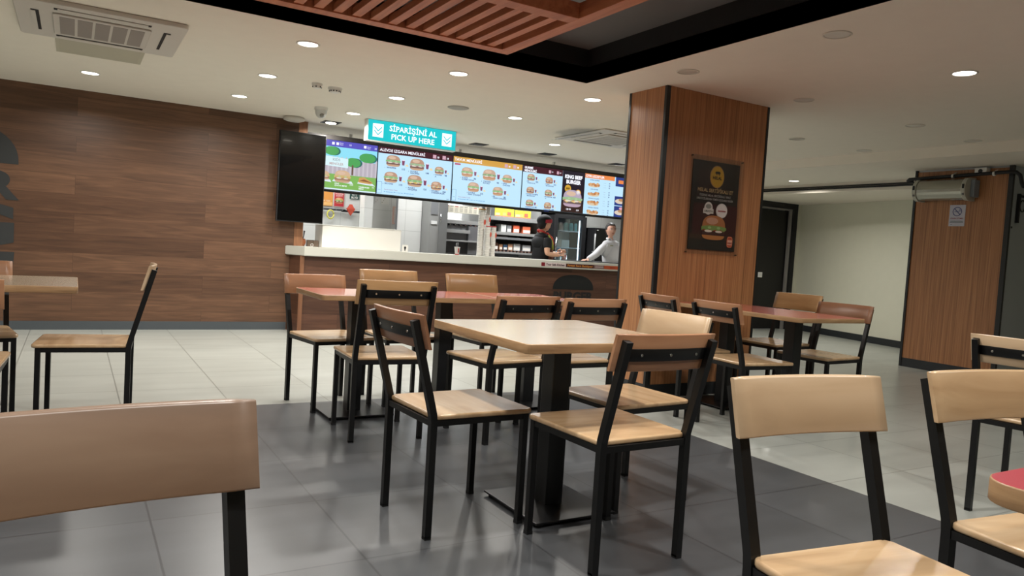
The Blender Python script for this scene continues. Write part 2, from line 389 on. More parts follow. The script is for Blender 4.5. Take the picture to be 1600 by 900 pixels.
# poster on the column
def burger(m, cu, cv, w, l=2, big=False, e=True, top='#b07a58', lettuce='#6fae5c', patty='#5b2f26', cheese=None, tomato='#b8453a', bot='#c08a60'):
    def pale(c):
        c = c.lstrip('#'); v = [int(c[i:i+2], 16) for i in (0, 2, 4)]; g = [206, 214, 222]
        return '#%02x%02x%02x' % tuple(int(a*.72+b*.28) for a, b in zip(v, g))
    C = (lambda c: E(pale(c), 1.)) if e else (lambda c: M(c, .5))
    h = w*.72
    m.ell(cu, cv+h*.12, w*.46, h*.46, C(top), l, 0, 180, 18, .8)
    m.ell(cu-w*.08, cv+h*.36, w*.24, h*.14, C('#d8ab88' if not big else '#c99a80'), l+1)
    n = 9
    pts = [(cu-w*.5, cv+h*.12)]+[(cu-w*.5+w*k/n, cv+h*(.02 if k % 2 else -.05)) for k in range(n+1)]+[(cu+w*.5, cv+h*.12), (cu+w*.2, cv+h*.17), (cu-w*.2, cv+h*.17)]
    m.poly([(cu-w*.45, cv-h*.05), (cu+w*.45, cv-h*.05), (cu+w*.43, cv+h*.05), (cu-w*.43, cv+h*.05)], C(tomato), l+1)
    m.poly(pts[::-1], C(lettuce), l+2)
    m.rect(cu-w*.46, cv-h*.22, cu+w*.46, cv-h*.06, C(patty), l+1)
    m.ell(cu-w*.22, cv-h*.055, w*.15, h*.05, C('#e8e0d0'), l+3); m.ell(cu+w*.2, cv-h*.06, w*.14, h*.045, C('#e0d4c4'), l+3)
    for k in range(5): m.ell(cu+w*(-.36+.18*k), cv+h*(.085 if k % 2 else .05), w*.07, h*.05, C('#9cc07c' if k % 2 else lettuce), l+3)
    if cheese: m.poly([(cu-w*.44, cv-h*.05), (cu-w*.3, cv-h*.05-h*.12), (cu-w*.12, cv-h*.06), (cu+w*.1, cv-h*.16), (cu+w*.25, cv-h*.06), (cu+w*.44, cv-h*.12), (cu+w*.46, cv-h*.02)], C(cheese), l+3)
    m.ell(cu, cv-h*.2, w*.45, h*.2, C(bot), l, 180, 360, 14, .7)
m = MB().art((4.075, CY0-.002, 1.15))
W_, H_ = .503, .69
pb = M('#241a1c', .35); pr = M('#481a20', .35)
m.box(4.075, 4.075+W_, CY0-.008, CY0-.001, 1.15, 1.15+H_, pb)
m.art((4.075, CY0-.009, 1.15))
m.rect(.03, .12, W_-.0, .36, pr, 1); m.rect(.05, .40, .3, .62, M('#2e1a1e', .35), 1); m.rect(0, .0, W_, .085, M('#2b2624', .4), 2); m.rect(0, .085, W_, .12, M('#4c3428', .4), 2)
g = M('#c49a2c', .4); m.ell(.255, .575, .078, .088, M('#b58a58', .4), 2); m.ell(.255, .575, .071, .081, g, 3); m.ell(.255, .575, .0, .0, g, 3) if 0 else None
m.poly([(.232, .60), (.282, .60), (.286, .61), (.278, .618), (.236, .616), (.23, .608)], M('#15110c', .5), 4)
for u in (.238, .25, .268, .276): m.rect(u, .588, u+.005, .602, M('#15110c', .5), 4)
m.text('HELAL', .255, .555, .034, M('#15110c', .5), 4, 'CENTER', .03)
m.text('HELAL SERTİFİKALI ET', .25, .452, .038, M('#c8a878', .5), 2, 'CENTER', .025, 1.0)
m.text('ÖZENLE HELAL SERTİFİKALI YERLİ', .25, .418, .0215, M('#b8b4b0', .5), 2, 'CENTER', .02)
m.text('ÜRETİCİLERDEN TEMİN EDİLMEKTEDİR', .25, .39, .0215, M('#b8b4b0', .5), 2, 'CENTER', .02)
lw = M('#d6d2cc', .5)
m.ell(.185, .325, .045, .05, lw, 3); m.rect(.13, .285, .24, .322, lw, 4); m.ell(.185, .34, .03, .018, M('#8f918a', .5), 4)
m.text('AMASYA', .185, .295, .024, M('#7a7a72', .5), 5, 'CENTER', .02)
m.ell(.33, .315, .062, .058, lw, 3); m.ell(.33, .315, .054, .05, M('#e6e0dc', .5), 4); m.text('bezmialem', .33, .307, .02, M('#a02a3c', .5), 5, 'CENTER', .03)
burger(m, .255, .16, .27, 4, True, False, '#b07040', '#7c9a50', '#452620', None, '#9a3828', '#b87a40')
m.ell(.44, .075, .032, .044, M('#e0805c', .4), 5, p=.6); m.ell(.44, .095, .024, .016, M('#b8503a', .4), 6, 0, 180); m.rect(.416, .052, .464, .09, M('#e8b8a0', .4), 6)
m.text('KING', .44, .06, .018, M('#a03028', .4), 7, 'CENTER', .05); m.ell(.44, .05, .024, .012, M('#b8503a', .4), 6, 180, 360)
po = thing('poster', 'dark burger poster headed HELAL on the big square wooden column', 'poster', (4.32, CY0-.005, 1.5))
m.build('print', po)
m = MB(); m.box(4.045, 4.61, CY0-.018, CY0-.012, 1.115, 1.875, glass('acrylic', '#f4f4f4', .06, .1))
for u in (4.055, 4.60):
    for v in (1.125, 1.865): m.tube([(u, CY0-.02, v), (u, CY0+.0, v)], .004, M('#201c1a', .4))
m.build('clear_holder', po)

# ------------------------------------------------------------------ wooden ceiling grille
gr = thing('ceiling_grille', 'reddish wooden slatted grille hung inside the black ceiling recess', 'ceiling grille', (1, 3.5, 2.36))
GZ0, GZ1 = 2.352, 2.44
GX0, GX1, GY0, GY1 = -1.6, 2.462, 1.0, 4.41
m = MB(); m.box(GX0, GX1, GY1-.09, GY1, GZ0, GZ1, GRILLE, .003); m.box(GX0, GX1, GY0, GY0+.09, GZ0, GZ1, GRILLE, .003)
m.box(GX1-.09, GX1, GY0+.09, GY1-.09, GZ0, GZ1, GRILLE, .003); m.box(GX0, GX0+.09, GY0+.09, GY1-.09, GZ0, GZ1, GRILLE, .003)
m.build('outer_frame', gr)
m = MB(); m.box(GX0+.09, GX1-.09, 3.465, 3.565, GZ0, GZ1, GRILLE, .003); m.build('cross_bar', gr)
m = MB(); m.box(GX0+.09, GX1-.09, 1.7, 1.8, GZ0, GZ1, GRILLE, .003); m.build('cross_bar', gr)
s0 = MB(); s0.box(-.027, .027, 3.565, GY1-.09, GZ0+.008, GZ0+.05, GRILLE, .002)
x = GX1-.09-.09; first = None
sl = s0.build('slat', gr); sl.location.x = x-gr.location.x+gr.location.x; sl0 = sl
base = sl.location.copy(); sl.location.x = x
while x > GX0+.2:
    x -= .112
    c = sl0.copy(); COL.objects.link(c); c.location.x = x
for c in list(gr.children):
    pass
m = MB()
for hx in (-1.5, .4, 2.36):
    for hy in (GY1-.05, GY0+.05): m.tube([(hx, hy, GZ1-.01), (hx, hy, RZ+.01)], .004, BLACKM, 6)
m.build('hanger_rods', gr)

# ------------------------------------------------------------------ ceiling lights and fittings
def downlight_proto():
    t = thing('downlight', '', 'ceiling light')
    m = MB(); m.lathe([(.078, .0), (.078, -.004), (.071, -.007), (.064, -.003), (.064, .0)], (0, 0, 0), WHITEP, 24); m.build('trim_ring', t)
    m = MB(); m.lathe([(.064, -.003), (.0005, -.0035)], (0, 0, 0), E('#fff6e6', 9.), 24); m.build('lens', t)
    return t
dl = downlight_proto(); used = False
LIT = [(.085, 7.48, 'farthest left, in front of the plank wall'), (1.316, 7.5, 'second from left in the row nearest the plank wall'),
 (1.327, 6.36, 'left of the pair of smoke detectors'), (1.319, 5.11, 'nearest to the air conditioner, large, by the recess edge'),
 (2.43, 7.51, 'left of the turquoise pick up sign'), (2.455, 6.38, 'in front of the pick up sign, middle row'), (2.45, 5.12, 'beside the black recess, below the wooden grille'),
 (3.693, 6.383, 'right of the pick up sign, middle row'), (4.937, 7.55, 'above the right menu screens'), (3.697, 5.12, 'just left of the wooden column beside the recess corner')]
def place_light(x, y, z, label, lit=True, power=P_DOWN, proto=[None], rad=1.):
    global used
    if not used: o = dl; used = True; o.location = (x, y, z-.0005); o['label'] = label
    else: o = dup(dl, (x, y, z-.0005), 0, label)
    o['group'] = 'recessed round downlights'
    area_lamp('downlight_lamp', (x, y, z-.012), power, .12, C_WARM)
    return o
for x, y, l in LIT: place_light(x, y, ZC, 'lit round downlight, '+l)
place_light(4.819, 2.704, ZC, 'lit round downlight alone in the grey ceiling at upper right', power=P_DOWN)
place_light(8.5, 6.95, ZS, 'lit downlight in the low soffit right of the column', power=P_DOWN*1.8)
m = MB()
# unlit ones
def unlit():
    t = thing('downlight', '', 'ceiling light')
    m = MB(); m.lathe([(.078, .0), (.078, -.004), (.071, -.006), (.066, -.002)], (0, 0, 0), M('#ddd7ca', .6), 24); m.build('trim_ring', t)
    m = MB(); m.lathe([(.066, -.002), (.0005, -.0025)], (0, 0, 0), M('#cfc9be', .3), 24); m.build('lens', t)
    return t
ul = unlit()
UL = [(3.594, 3.891, ZC, 'between the recess corner and the top of the wooden column'), (3.587, 2.725, ZC, 'nearest the black recess at upper right'),
      (4.816, 3.907, ZC, 'just right of the wooden column top'), (6.241, 5.11, ZC, 'farther back beyond the column, left one'), (7.238, 5.046, ZC, 'by the edge of the lowered soffit'),
      (7.257, 3.936, ZC, 'at right edge, near the soffit and the pier'), (6.253, 3.889, ZC, 'in the middle of the grey ceiling right of the column')]
for i, (x, y, z, l) in enumerate(UL):
    lab = 'unlit round downlight '+l
    if i == 0: ul.location = (x, y, z-.0005); ul['label'] = lab; ul['group'] = 'unlit round downlights'
    else: dup(ul, (x, y, z-.0005), 0, lab, 'unlit round downlights')
m = MB(); m.lathe([(.1, 0), (.1, -.005), (.09, -.009), (.0005, -.009)], (3.056, 6.352, ZC), M('#aaa79f', .7), 28)
tag(m.build('ceiling_speaker', loc=(3.056, 6.352, ZC)), 'round grey ceiling speaker grille right of the middle downlight', 'speaker')
# unseen lamps added in the recess, above the frame top, to light the room
for x, y in ((-1.2, 2.6), (.6, 2.55), (2.0, 2.2), (.6, .6), (2.6, .4), (-1.8, 0)):
    area_lamp('recess_fill_lamp', (x, y, RZ-.03), P_RECESS, .16, C_WARM)
for x, y in ((4.8, .4), (-4.1, 6.4), (-4.1, 4), (-1.3, 6.4), (-2.6, 7.5)):  # unseen downlights added beyond the frame as extra light sources
    place_light(x, y, ZC, 'added lit downlight outside the picture, %s' % {4.8: 'to the right of the camera', -4.1: 'near the west wall', -1.3: 'left of the air conditioner', -2.6: 'close to the plank wall at far left', 7: 'beyond the lower right corner', 6.3: 'behind the camera at right'}[x]+(', farther one' if (x, y) in ((-4.1, 4),) else ''), power=P_DOWN*(.4 if x > 4 else 1))
# square gimbal lights
def square_light(x, y, lit, label):
    t = thing('square_spotlight', label, 'ceiling light', (x, y, ZC), 0, 'square black spotlights above the counter')
    m = MB(); m.box(x-.095, x+.095, y-.095, y+.095, ZC-.006, ZC-.0005, M('#3a3835', .4)); m.box(x-.08, x+.08, y-.08, y+.08, ZC-.008, ZC-.006, BLACKM); m.build('square_frame', t)
    m = MB(); m.lathe([(.058, -.008), (.055, -.014), (.0005, -.014)], (x, y, ZC), E('#fff4e0', 8) if lit else M('#2a2826', .3), 20); m.build('lens', t)
    if lit: area_lamp('spot_lamp', (x, y, ZC-.02), P_DOWN*.6, .09, C_WARM)
square_light(2.436, 8.3, True, 'lit square spotlight above the blank vertical screen')
square_light(4.334, 8.36, False, 'unlit black square spotlight right of the pick up sign')
square_light(5.356, 8.36, False, 'unlit black square spotlight above the middle menu screens')
square_light(6.545, 8.38, False, 'unlit black square spotlight closest to the wooden column')
# detectors and cameras
def detector(x, y, r, label, dots):
    t = thing('smoke_detector', label, 'smoke detector', (x, y, ZC))
    m = MB(); m.lathe([(r, 0), (r, -.012), (r*.85, -.022)], (x, y, ZC), WHITEP, 20); m.build('base', t)
    m = MB(); m.lathe([(r*.8, -.022), (r*.78, -.038), (r*.5, -.044), (.0005, -.044)], (x, y, ZC), WHITEP, 20)
    for k in range(dots):
        a = 2*PI*k/dots; m.box(x+r*.79*math.cos(a)-.004, x+r*.79*math.cos(a)+.004, y+r*.79*math.sin(a)-.004, y+r*.79*math.sin(a)+.004, ZC-.036, ZC-.026, BLACKM)
    m.build('sensor_head', t)
detector(1.729, 6.34, .045, 'smaller white smoke detector, left of the pair', 6)
detector(1.90, 6.40, .06, 'larger white smoke detector with dark slots, right of the pair', 12)
detector(8.5, 6.45, .05, 'small white detector in the soffit beside the far lit downlight', 8)
t = thing('security_camera', 'white dome security camera hanging above the plank wall end', 'security camera', (2.084, 7.455, ZC))
m = MB(); m.lathe([(.065, 0), (.065, -.02), (.058, -.03)], (2.084, 7.455, ZC), WHITEP, 20); m.build('mount', t)
m = MB(); m.lathe([(.058, -.028), (.055, -.06), (.042, -.09), (.02, -.105), (.0005, -.108)], (2.084, 7.455, ZC), M('#c8c8c4', .3), 20); m.ball((2.084, 7.42, ZC-.08), (.024, .024, .024), M('#8a8a86', .3)); m.build('dome', t)
m = MB(); m.lathe([(.10, 0), (.115, -.015), (.11, -.035), (.07, -.048), (.0005, -.05)], (2.03, 8.3, ZC), M('#c9c5bc', .6), 28)
tag(m.build('wifi_router', loc=(2.03, 8.3, ZC)), 'flat round white access point on the ceiling above the blank screen', 'router')

# air conditioner cassette
def cassette(x0, y0, s, label, drop=.03, gcol='#938a84'):
    t = thing('air_conditioner', label, 'air conditioner', (x0+s/2, y0+s/2, ZC))
    c = M('#d2ccc4', .5); z = ZC-drop
    m = MB(); m.rr(x0+s/2, y0+s/2, s, s, .03, z, ZC-.0005, c, .006); m.build('panel', t)
    m = MB(); m.rr(x0+s/2, y0+s/2, s*.58, s*.58, .02, z-.012, z-.0005, M('#cdc7bf', .5), .004); m.build('grille_surround', t)
    m = MB(); gw = s*.52/5
    for k in range(5):
        gx = x0+s*.24+gw*k; m.box(gx+.008, gx+gw-.008, y0+s*.25, y0+s*.75, z-.0135, z-.012, M(gcol, .7))
    m.build('intake_grille', t)
    q = .045*s/.95
    for (a0, a1, b0, b1) in ((.22, .78, .09, .135), (.22, .78, .865, .91), (.09, .135, .22, .78), (.865, .91, .22, .78)):
        m = MB(); m.box(x0+s*a0, x0+s*a1, y0+s*b0, y0+s*b1, z-.002, z-.0008, BLACKM)
        if a1-a0 > b1-b0: m.box(x0+s*(a0+.02), x0+s*(a1-.02), y0+s*b0+.018*(1 if b0 > .5 else 0), y0+s*b1-.018*(1 if b0 < .5 else 0)-.0, z-.006, z-.002, c)
        else: m.box(x0+s*a0+.018*(1 if a0 > .5 else 0), x0+s*a1-.018*(1 if a0 < .5 else 0), y0+s*(b0+.02), y0+s*(b1-.02), z-.006, z-.002, c)
        m.build('air_slot', t)
    return t
cassette(-.345, 5.21, .94, 'large white square ceiling air conditioner at upper left')
ac = cassette(4.62, 6.15, .94, 'white ceiling air conditioner with clear deflector left of the column top', .014, '#b4afa8')
m = MB(); dq = [(4.64, 6.25, ZC-.03), (4.64, 6.95, ZC-.03), (4.40, 6.80, ZC-.085), (4.40, 6.35, ZC-.085)]
m.faces(dq+[(x, y, z-.003) for x, y, z in dq], [(0, 1, 2, 3), (7, 6, 5, 4), (0, 3, 7, 4), (2, 1, 5, 6), (3, 2, 6, 7)], glass('clear_deflector', '#eef3fa', .3, .12)); m.build('air_deflector', ac)
m = MB(); m.box(-.15, .42, 6.2, 6.74, ZC-.006, ZC-.0005, M('#bdb7a4', .7)); m.box(-.125, .395, 6.225, 6.715, ZC-.008, ZC-.006, M('#b9b3a0', .7), .001)
tag(m.build('access_hatch', loc=(.13, 6.47, ZC)), 'square ceiling access hatch beside the large air conditioner', 'hatch')

# ------------------------------------------------------------------ pick-up sign
t = thing('hanging_sign', 'turquoise lit sign reading PICK UP HERE, fixed under the ceiling', 'sign', (3.165, 7.7, 2.14))
SX0, SX1, SZ0, SZ1, SY = 2.655, 3.685, 2.132, ZC-.001, 7.68
m = MB(); m.box(SX0-.012, SX1+.012, SY, SY+.09, SZ0-.01, SZ1, WHITEP, .003); m.build('casing', t)
m = MB().art((SX0, SY-.003, SZ0)); w_, h_ = SX1-SX0, SZ1-SZ0-.004
cy = E('#12c4cc', 1.0); wh = E('#f4ffff', 1.15)
m.rect(0, 0, w_, h_, cy, 0)
for u in (.05, w_-.17):
    m.rect(u, .035, u+.12, h_-.035, wh, 1)
    for v in (.055, .095):
        for q in (-1, 1):
            a = (u+.06, v); b = (u+.06+q*.042, v+.042)
            m.poly([(a[0], a[1]), (b[0], b[1]), (b[0], b[1]+.013), (a[0], a[1]+.013)] if q > 0 else [(b[0], b[1]), (a[0], a[1]), (a[0], a[1]+.013), (b[0], b[1]+.013)], cy, 2)
m.text('SİPARİŞİNİ AL', w_/2, .118, .082, wh, 1, 'CENTER', .022); m.text('PICK UP HERE', w_/2, .032, .082, wh, 1, 'CENTER', .022)
m.build('lit_face', t)

# ------------------------------------------------------------------ screens
t = thing('television', 'blank black vertical screen at the end of the plank wall', 'screen', (2.16, 8.42, 1.2))
m = MB(); m.box(1.905, 2.42, 8.375, 8.42, 1.215, 2.206, BLACKM, .004); m.box(2.0, 2.32, 8.42, 8.5, 1.5, 1.95, BLACKM); m.build('casing', t)
m = MB(); m.box(1.915, 2.41, 8.371, 8.3745, 1.227, 2.196, GLOSSB); m.build('screen', t)
m = MB(); m.box(2.245, 7.65, 8.53, 8.62, 2.1935, 2.243, M('#3c3836', .6)); m.box(2.245, 7.65, 8.631, 8.68, 1.6, 2.22, M('#2c2a2a', .6))
for x in (2.9, 4.4, 5.9, 7.4): m.box(x-.015, x+.015, 9.0, 9.03, 2.24, ZC, WHITEP); m.box(x-.015, x+.015, 8.68, 9.03, 2.225, 2.24, WHITEP)
tag(m.build('screen_rail', loc=(4.9, 8.6, 2.2)), 'dark rail and backing board carrying the row of menu screens', 'screen mount')
SKY = E('#bfe4fa', 1.0)
def screen(x0, x1, label, draw):
    t = thing('menu_screen', label, 'menu screen', ((x0+x1)/2, 8.55, 1.62), 0, 'lit menu screens above the counter')
    m = MB(); m.box(x0+.002, x1-.002, 8.525, 8.63, 1.618, 2.192, BLACKM, .002); m.build('casing', t)
    m = MB().art((x0+.006, 8.5235, 1.624)); draw(m, x1-x0-.012, .562); m.build('lit_display', t)
nav = E('#2c3f86', .9); whi = E('#f4f6ff', 1.1); mar = E('#4a1c2a', .8)
def cup(m, u, v, h, l=2):
    m.poly([(u-h*.18, v), (u+h*.18, v), (u+h*.26, v+h*.75), (u-h*.26, v+h*.75)], E('#8a4a6a', .9), l)
    m.ell(u, v+h*.8, h*.27, h*.09, E('#e6e0f0', 1), l+1)
    m.poly([(u+h*.35, v-h*.1), (u+h*.95, v-h*.15), (u+h*.8, v+h*.18), (u+h*.5, v+h*.22)], E('#e8d8b0', 1), l)
def item(m, n, name, price, u, v, w, **k):
    burger(m, u, v, w, 2, **k); cup(m, u+w*.68, v-w*.14, w*.4)
    ls = name.split('\n')
    for i, s_ in enumerate(ls): m.text(s_, u-w*.42, v-w*.42-i*.022, .0255 if w > .14 else .02, nav, 2, 'LEFT', .02)
    m.text(n, u-w*.56, v-w*.42, .018, nav, 2, 'LEFT', .01); m.text(price, u+w*.58, v-w*.44, .03, nav, 2, 'LEFT', .03)
def phone(m):
    m.rect(.0, .01, .06, .15, E('#5a86b8', 1), 1); m.rect(.004, .014, .056, .146, E('#bfe6fb', 1), 2); m.text('menü', .03, .05, .015, nav, 3, 'CENTER')
def kids(m, w, h):
    m.rect(0, 0, w, h, E('#7fb65a', .95), 0)
    m.rect(0, .18, w, h, E('#8edcf2', 1), 1)
    m.rect(.1, .18, w, .35, E('#b8b0bc', .95), 2)
    k = .1
    while k < w-.03:
        m.poly([(k+.02, .18), (k+.04, .18), (k+.04, .372), (k+.03, .385), (k+.02, .372)], E('#c9c2cc', .95), 3); k += .052
    m.rect(0, h-.07, w, h, E('#5a54c0', .95), 4); m.rect(0, 0, w, .015, E('#d6ecf8', 1), 3)
    for u, v, a, b in ((.42, .44, .085, .05), (.85, .40, .1, .055), (.68, .33, .09, .055)):
        m.ell(u+.03, v, a*.9, b, E('#2f6f6a', .9), 4); m.ell(u, v, a, b, E('#4fa65c', .95), 5)
    m.rect(.665, .185, .685, .30, E('#6e5648', .9), 6)
    m.poly([(.34, .27), (.62, .26), (.62, .365), (.34, .38)], E('#d4eef4', 1), 6)
    m.text('KIDS', .48, .33, .042, E('#a0b0b8', .9), 7, 'CENTER', .02); m.text('MENÜLER', .48, .283, .038, E('#c0a8a8', .9), 7, 'CENTER', .02)
    for u, ww in ((.56, .2), (.34, .14)):
        m.poly([(u-ww*.6, .095), (u+ww*.65, .08), (u+ww*.55, .11), (u-ww*.5, .12)], E('#d8e4ea', 1), 6)
        burger(m, u, .145, ww, 7, top='#d0a070', lettuce='#c8a04a', patty='#8a5030')
    m.poly([(.74, .095), (.96, .08), (.93, .105), (.75, .12)], E('#d8e4ea', 1), 6)
    m.poly([(.75, .11), (.9, .1), (.93, .12), (.82, .175), (.76, .165)], E('#c89a5a', 1), 7); m.poly([(.76, .13), (.93, .115), (.82, .15)], E('#8a5a38', 1), 8)
    m.text('KING\nÇOCUK MENÜ', .47, .065, .022, whi, 7, 'LEFT', .02); m.text('₺99', .65, .06, .026, whi, 7); m.text('HAMBURGER\nMENÜ', .76, .05, .022, whi, 7, 'LEFT', .02); m.text('75', .92, .055, .026, whi, 7)
    for u in (.42, .47, .8): m.rect(u, h-.05, u+.03, h-.02, whi, 5)
    m.text('Büyük\nSeçim', .51, h-.03, .018, whi, 5); m.text('Küçük\nSeçim', .84, h-.035, .018, whi, 5); m.text('18', .62, h-.045, .03, whi, 5); m.text('28', .93, h-.05, .028, whi, 5)
def hdr(m, w, h, c, t, frac=1., sz=.047):
    m.rect(0, h-.075, w, h, c, 1); m.text(t, .015, h-.052, sz, whi, 2, 'LEFT', .02)
    for u in (w-.27, w-.14):
        m.rect(u, h-.062, u+.045, h-.018, E('#d0a8b8', 1), 2); m.text('18', u+.055, h-.055, .03, whi, 2, 'LEFT', .03)
def flame(m, w, h):
    m.rect(0, 0, w, h, SKY, 0); hdr(m, w, h, mar, 'ALEVDE IZGARA MENÜLERİ'); phone(m)
    item(m, '1', 'WHOPPER', '115', .19, .395, .19); item(m, '2', 'DOUBLE\nWHOPPER', '144', .5, .385, .2, lettuce='#8aa878'); item(m, '3', 'WHOPPER\nJR.', '98', .80, .35, .13)
    item(m, '4', 'BIG KING', '110', .17, .20, .18, cheese='#d8b84a'); item(m, '5', 'RODEO\nWHOPPER', '135', .48, .185, .2, cheese='#e0b83a'); item(m, '6', 'DOUBLE\nCHEESEBURGER', '104', .77, .155, .15, cheese='#e8c04a', lettuce='#b87850')
    m.text('Yanına Soslarla 7 Soslu', .09, .055, .019, E('#a04a8a', .9), 2); m.text('Bir deneyimde: 399 ve üzeri her 149 indirimli özel', .09, .028, .019, E('#2a86c8', 1), 2, 'LEFT', .01)
    m.text('menü', w-.06, .01, .02, nav, 2)
def chick(m, w, h):
    m.rect(0, 0, w, h, SKY, 0); hdr(m, w, h, E('#d6a24a', .95), 'TAVUK MENÜLERİ'); phone(m)
    m.rect(.02, h-.105, .1, h-.085, E('#c05a7a', .9), 2)
    k = dict(top='#c09070', patty='#b86a3a', tomato='#d0a070')
    item(m, '7', 'KLASİK\nGURME TAVUK', '98', .2, .37, .17, **k); item(m, '8', 'CHICKEN\nROYALE', '98', .52, .365, .2, lettuce='#6a8a50', **k); item(m, '9', 'KING\nCHICKEN', '96', .79, .345, .15, lettuce='#4fae5a', **k)
    item(m, '10', 'DOUBLE\nKING CHICKEN', '115', .3, .19, .17, **k); item(m, '11', 'BK\nCRISPY CHICKEN', '86', .66, .17, .16, **k)
    m.text('Yanına Soslarla 7 Soslu', .09, .055, .019, E('#a04a8a', .9), 2); m.text('Bir deneyimde: 399 ve üzeri her 149 indirimli özel', .09, .028, .019, E('#2a86c8', 1), 2, 'LEFT', .01)
def gour(m, w, h):
    m.rect(0, 0, w, h, SKY, 0); e = .636
    m.rect(0, h-.085, e, h, mar, 1); m.text('GURME\nMENÜLERİ', .02, h-.038, .04, whi, 2, 'LEFT', .04)
    for u in (e-.23, e-.1): m.rect(u, h-.065, u+.035, h-.025, E('#d0a8b8', 1), 2); m.text('18', u+.042, h-.055, .028, whi, 2)
    nm = [('12', 'BK\nSTEAKHOUSE', '151'), ('13', 'TEXAS\nSMOKEHOUSE', '151'), ('14', 'DOUBLE TEXAS\nSMOKEHOUSE', '174'), ('15', 'MUSHROOM\nXL', '143'), ('16', 'STEAKHOUSE\nMEDIUM', '145'), ('17', 'TEXAS SMOKE\nMEDIUM', '98')]
    for i, (n, a, p) in enumerate(nm):
        item(m, n, a, p, .13+.29*(i % 2), .405-.17*(i//2)-(i % 2)*.012, .125, lettuce=('#7aa866', '#b86a4a', '#a8704a', '#7aa866', '#7aae5a', '#c09050')[i])
    m.rect(e, 0, w, h, E('#221a28', .9), 3); m.rect(e, 0, w, .13, E('#3c2824', .9), 4)
    c = (e+w)/2
    m.text('KING BEEF', c, h-.1, .067, whi, 4, 'CENTER', .05, .92); m.text('BURGER', c, h-.17, .07, whi, 4, 'CENTER', .05, .92)
    m.ell(c-.085, h-.24, .052, .052, E('#d8a83a', .9), 4); m.text('BEEF', c-.085, h-.25, .03, E('#3a2a10', .8), 5, 'CENTER', .04); m.ell(c+.09, h-.29, .048, .05, E('#e0a850', .95), 4); m.ell(c+.09, h-.285, .03, .033, E('#f0ece8', 1), 5)
    burger(m, c, .17, .33, 5, top='#a890a8', lettuce='#86b070', patty='#4a2e2c', cheese='#e0b050', tomato='#c23a30', bot='#b08aa0')
    m.text('129 99', c-.1, .03, .03, whi, 6, 'LEFT', .04); m.text('119', c+.07, .025, .03, whi, 6, 'LEFT', .04)
def snack(m, w, h):
    m.rect(0, 0, w, h, SKY, 0); e = .54
    m.rect(0, h-.06, e-.02, h, E('#e8884a', 1), 1); m.text('ÇITIR LEZZETLER', .01, h-.045, .042, whi, 2, 'LEFT', .03)
    for i, n in enumerate(('SOĞAN HALKASI', 'ÇITIR PEYNİR', 'BK KING NUGGETS', 'CHICKEN TENDERS')):
        v = h-.09-i*.128
        m.text(n, .17, v, .021, nav, 2, 'CENTER', .02)
        random.seed(i+3)
        m.ell(.16, v-.07, .1, .022, E('#d8c4a8', 1), 2)
        for k in range(9):
            m.ell(.08+.02*k, v-.05+random.uniform(-.015, .012), .022, .018, E(('#c89060', '#d8a878', '#b87848')[k % 3], 1), 3+k % 2)
        for k, p in enumerate(('69', '78', '97')): m.text('%d adet' % (4+3*k), .33, v-.02-.033*k, .015, E('#8a9ab8', 1), 2); m.text(p, .42, v-.024-.033*k, .024, nav, 2, 'LEFT', .03)
    m.rect(e, h-.13, w, h, nav, 1); m.rect(e+.05, h-.09, e+.14, h-.04, E('#e8884a', 1), 2)
    m.rect(e, h-.4, w, h-.27, nav, 1); m.rect(e, 0, w, h-.41, nav, 1)
    for v in (h-.34, h-.5): m.ell(e+.1, v, .09, .035, E('#d8c8b8', 1), 2); m.ell(e+.12, v+.02, .05, .02, E('#b88a60', 1), 3)
    m.ell(e+.13, h-.44, .04, .02, E('#e0a0b0', 1), 2)
screen(2.1, 3.082, 'menu screen with cartoon garden and KIDS MENÜLER, leftmost of the lit row', kids)
screen(3.084, 4.07, 'menu screen with maroon header and six burgers, below the pick up sign', flame)
screen(4.072, 5.094, 'menu screen with yellow header and five chicken burgers', chick)
screen(5.096, 6.107, 'menu screen with small burgers and a black KING BEEF BURGER panel', gour)
screen(6.109, 7.12, 'menu screen with orange header and snack list, beside the wooden column', snack)

# ------------------------------------------------------------------ serving counter
ctr = thing('serving_counter', 'long serving counter with white worktop and dark wood plank front', 'counter', (4.8, 8.5, 0))
def prism(m, pts, z0, z1, mat):
    n = len(pts); vs = [(x, y, z0) for x, y in pts]+[(x, y, z1) for x, y in pts]
    m.faces(vs, [tuple(range(n))[::-1], tuple(range(n, 2*n))]+[(i, (i+1) % n, n+(i+1) % n, n+i) for i in range(n)], mat); return m
m = MB(); prism(m, [(2.16, 8.26), (7.6, 8.26), (7.6, 8.8), (2.245, 8.8), (2.245, 8.5), (2.1, 8.5)], 0, .849, PLANK_D); m.build('front_panel', ctr)
m = MB(); m.box(2.155, 2.2, 8.245, 8.262, .0, .849, wood('post_wood', [(.3, '#6e4832'), (.7, '#8a5f42')], (14, 14, 1), 2, .5, 0, 0)); m.build('corner_post', ctr)
m = MB(); prism(m, [(2.184, 8.2), (7.62, 8.2), (7.62, 8.86), (2.245, 8.86), (2.245, 8.504), (2.05, 8.504)], .85, .951, M('#c9c9c0', .35, name='white_worktop'))
bmesh.ops.bevel(m.bm, geom=[e for e in m.bm.edges if abs(e.verts[0].co.z-e.verts[1].co.z) < .001], offset=.006, segments=2, affect='EDGES'); m.build('worktop', ctr)
m = MB().art((5.85, 8.2585, .45)); lg = M('#101314', .5)
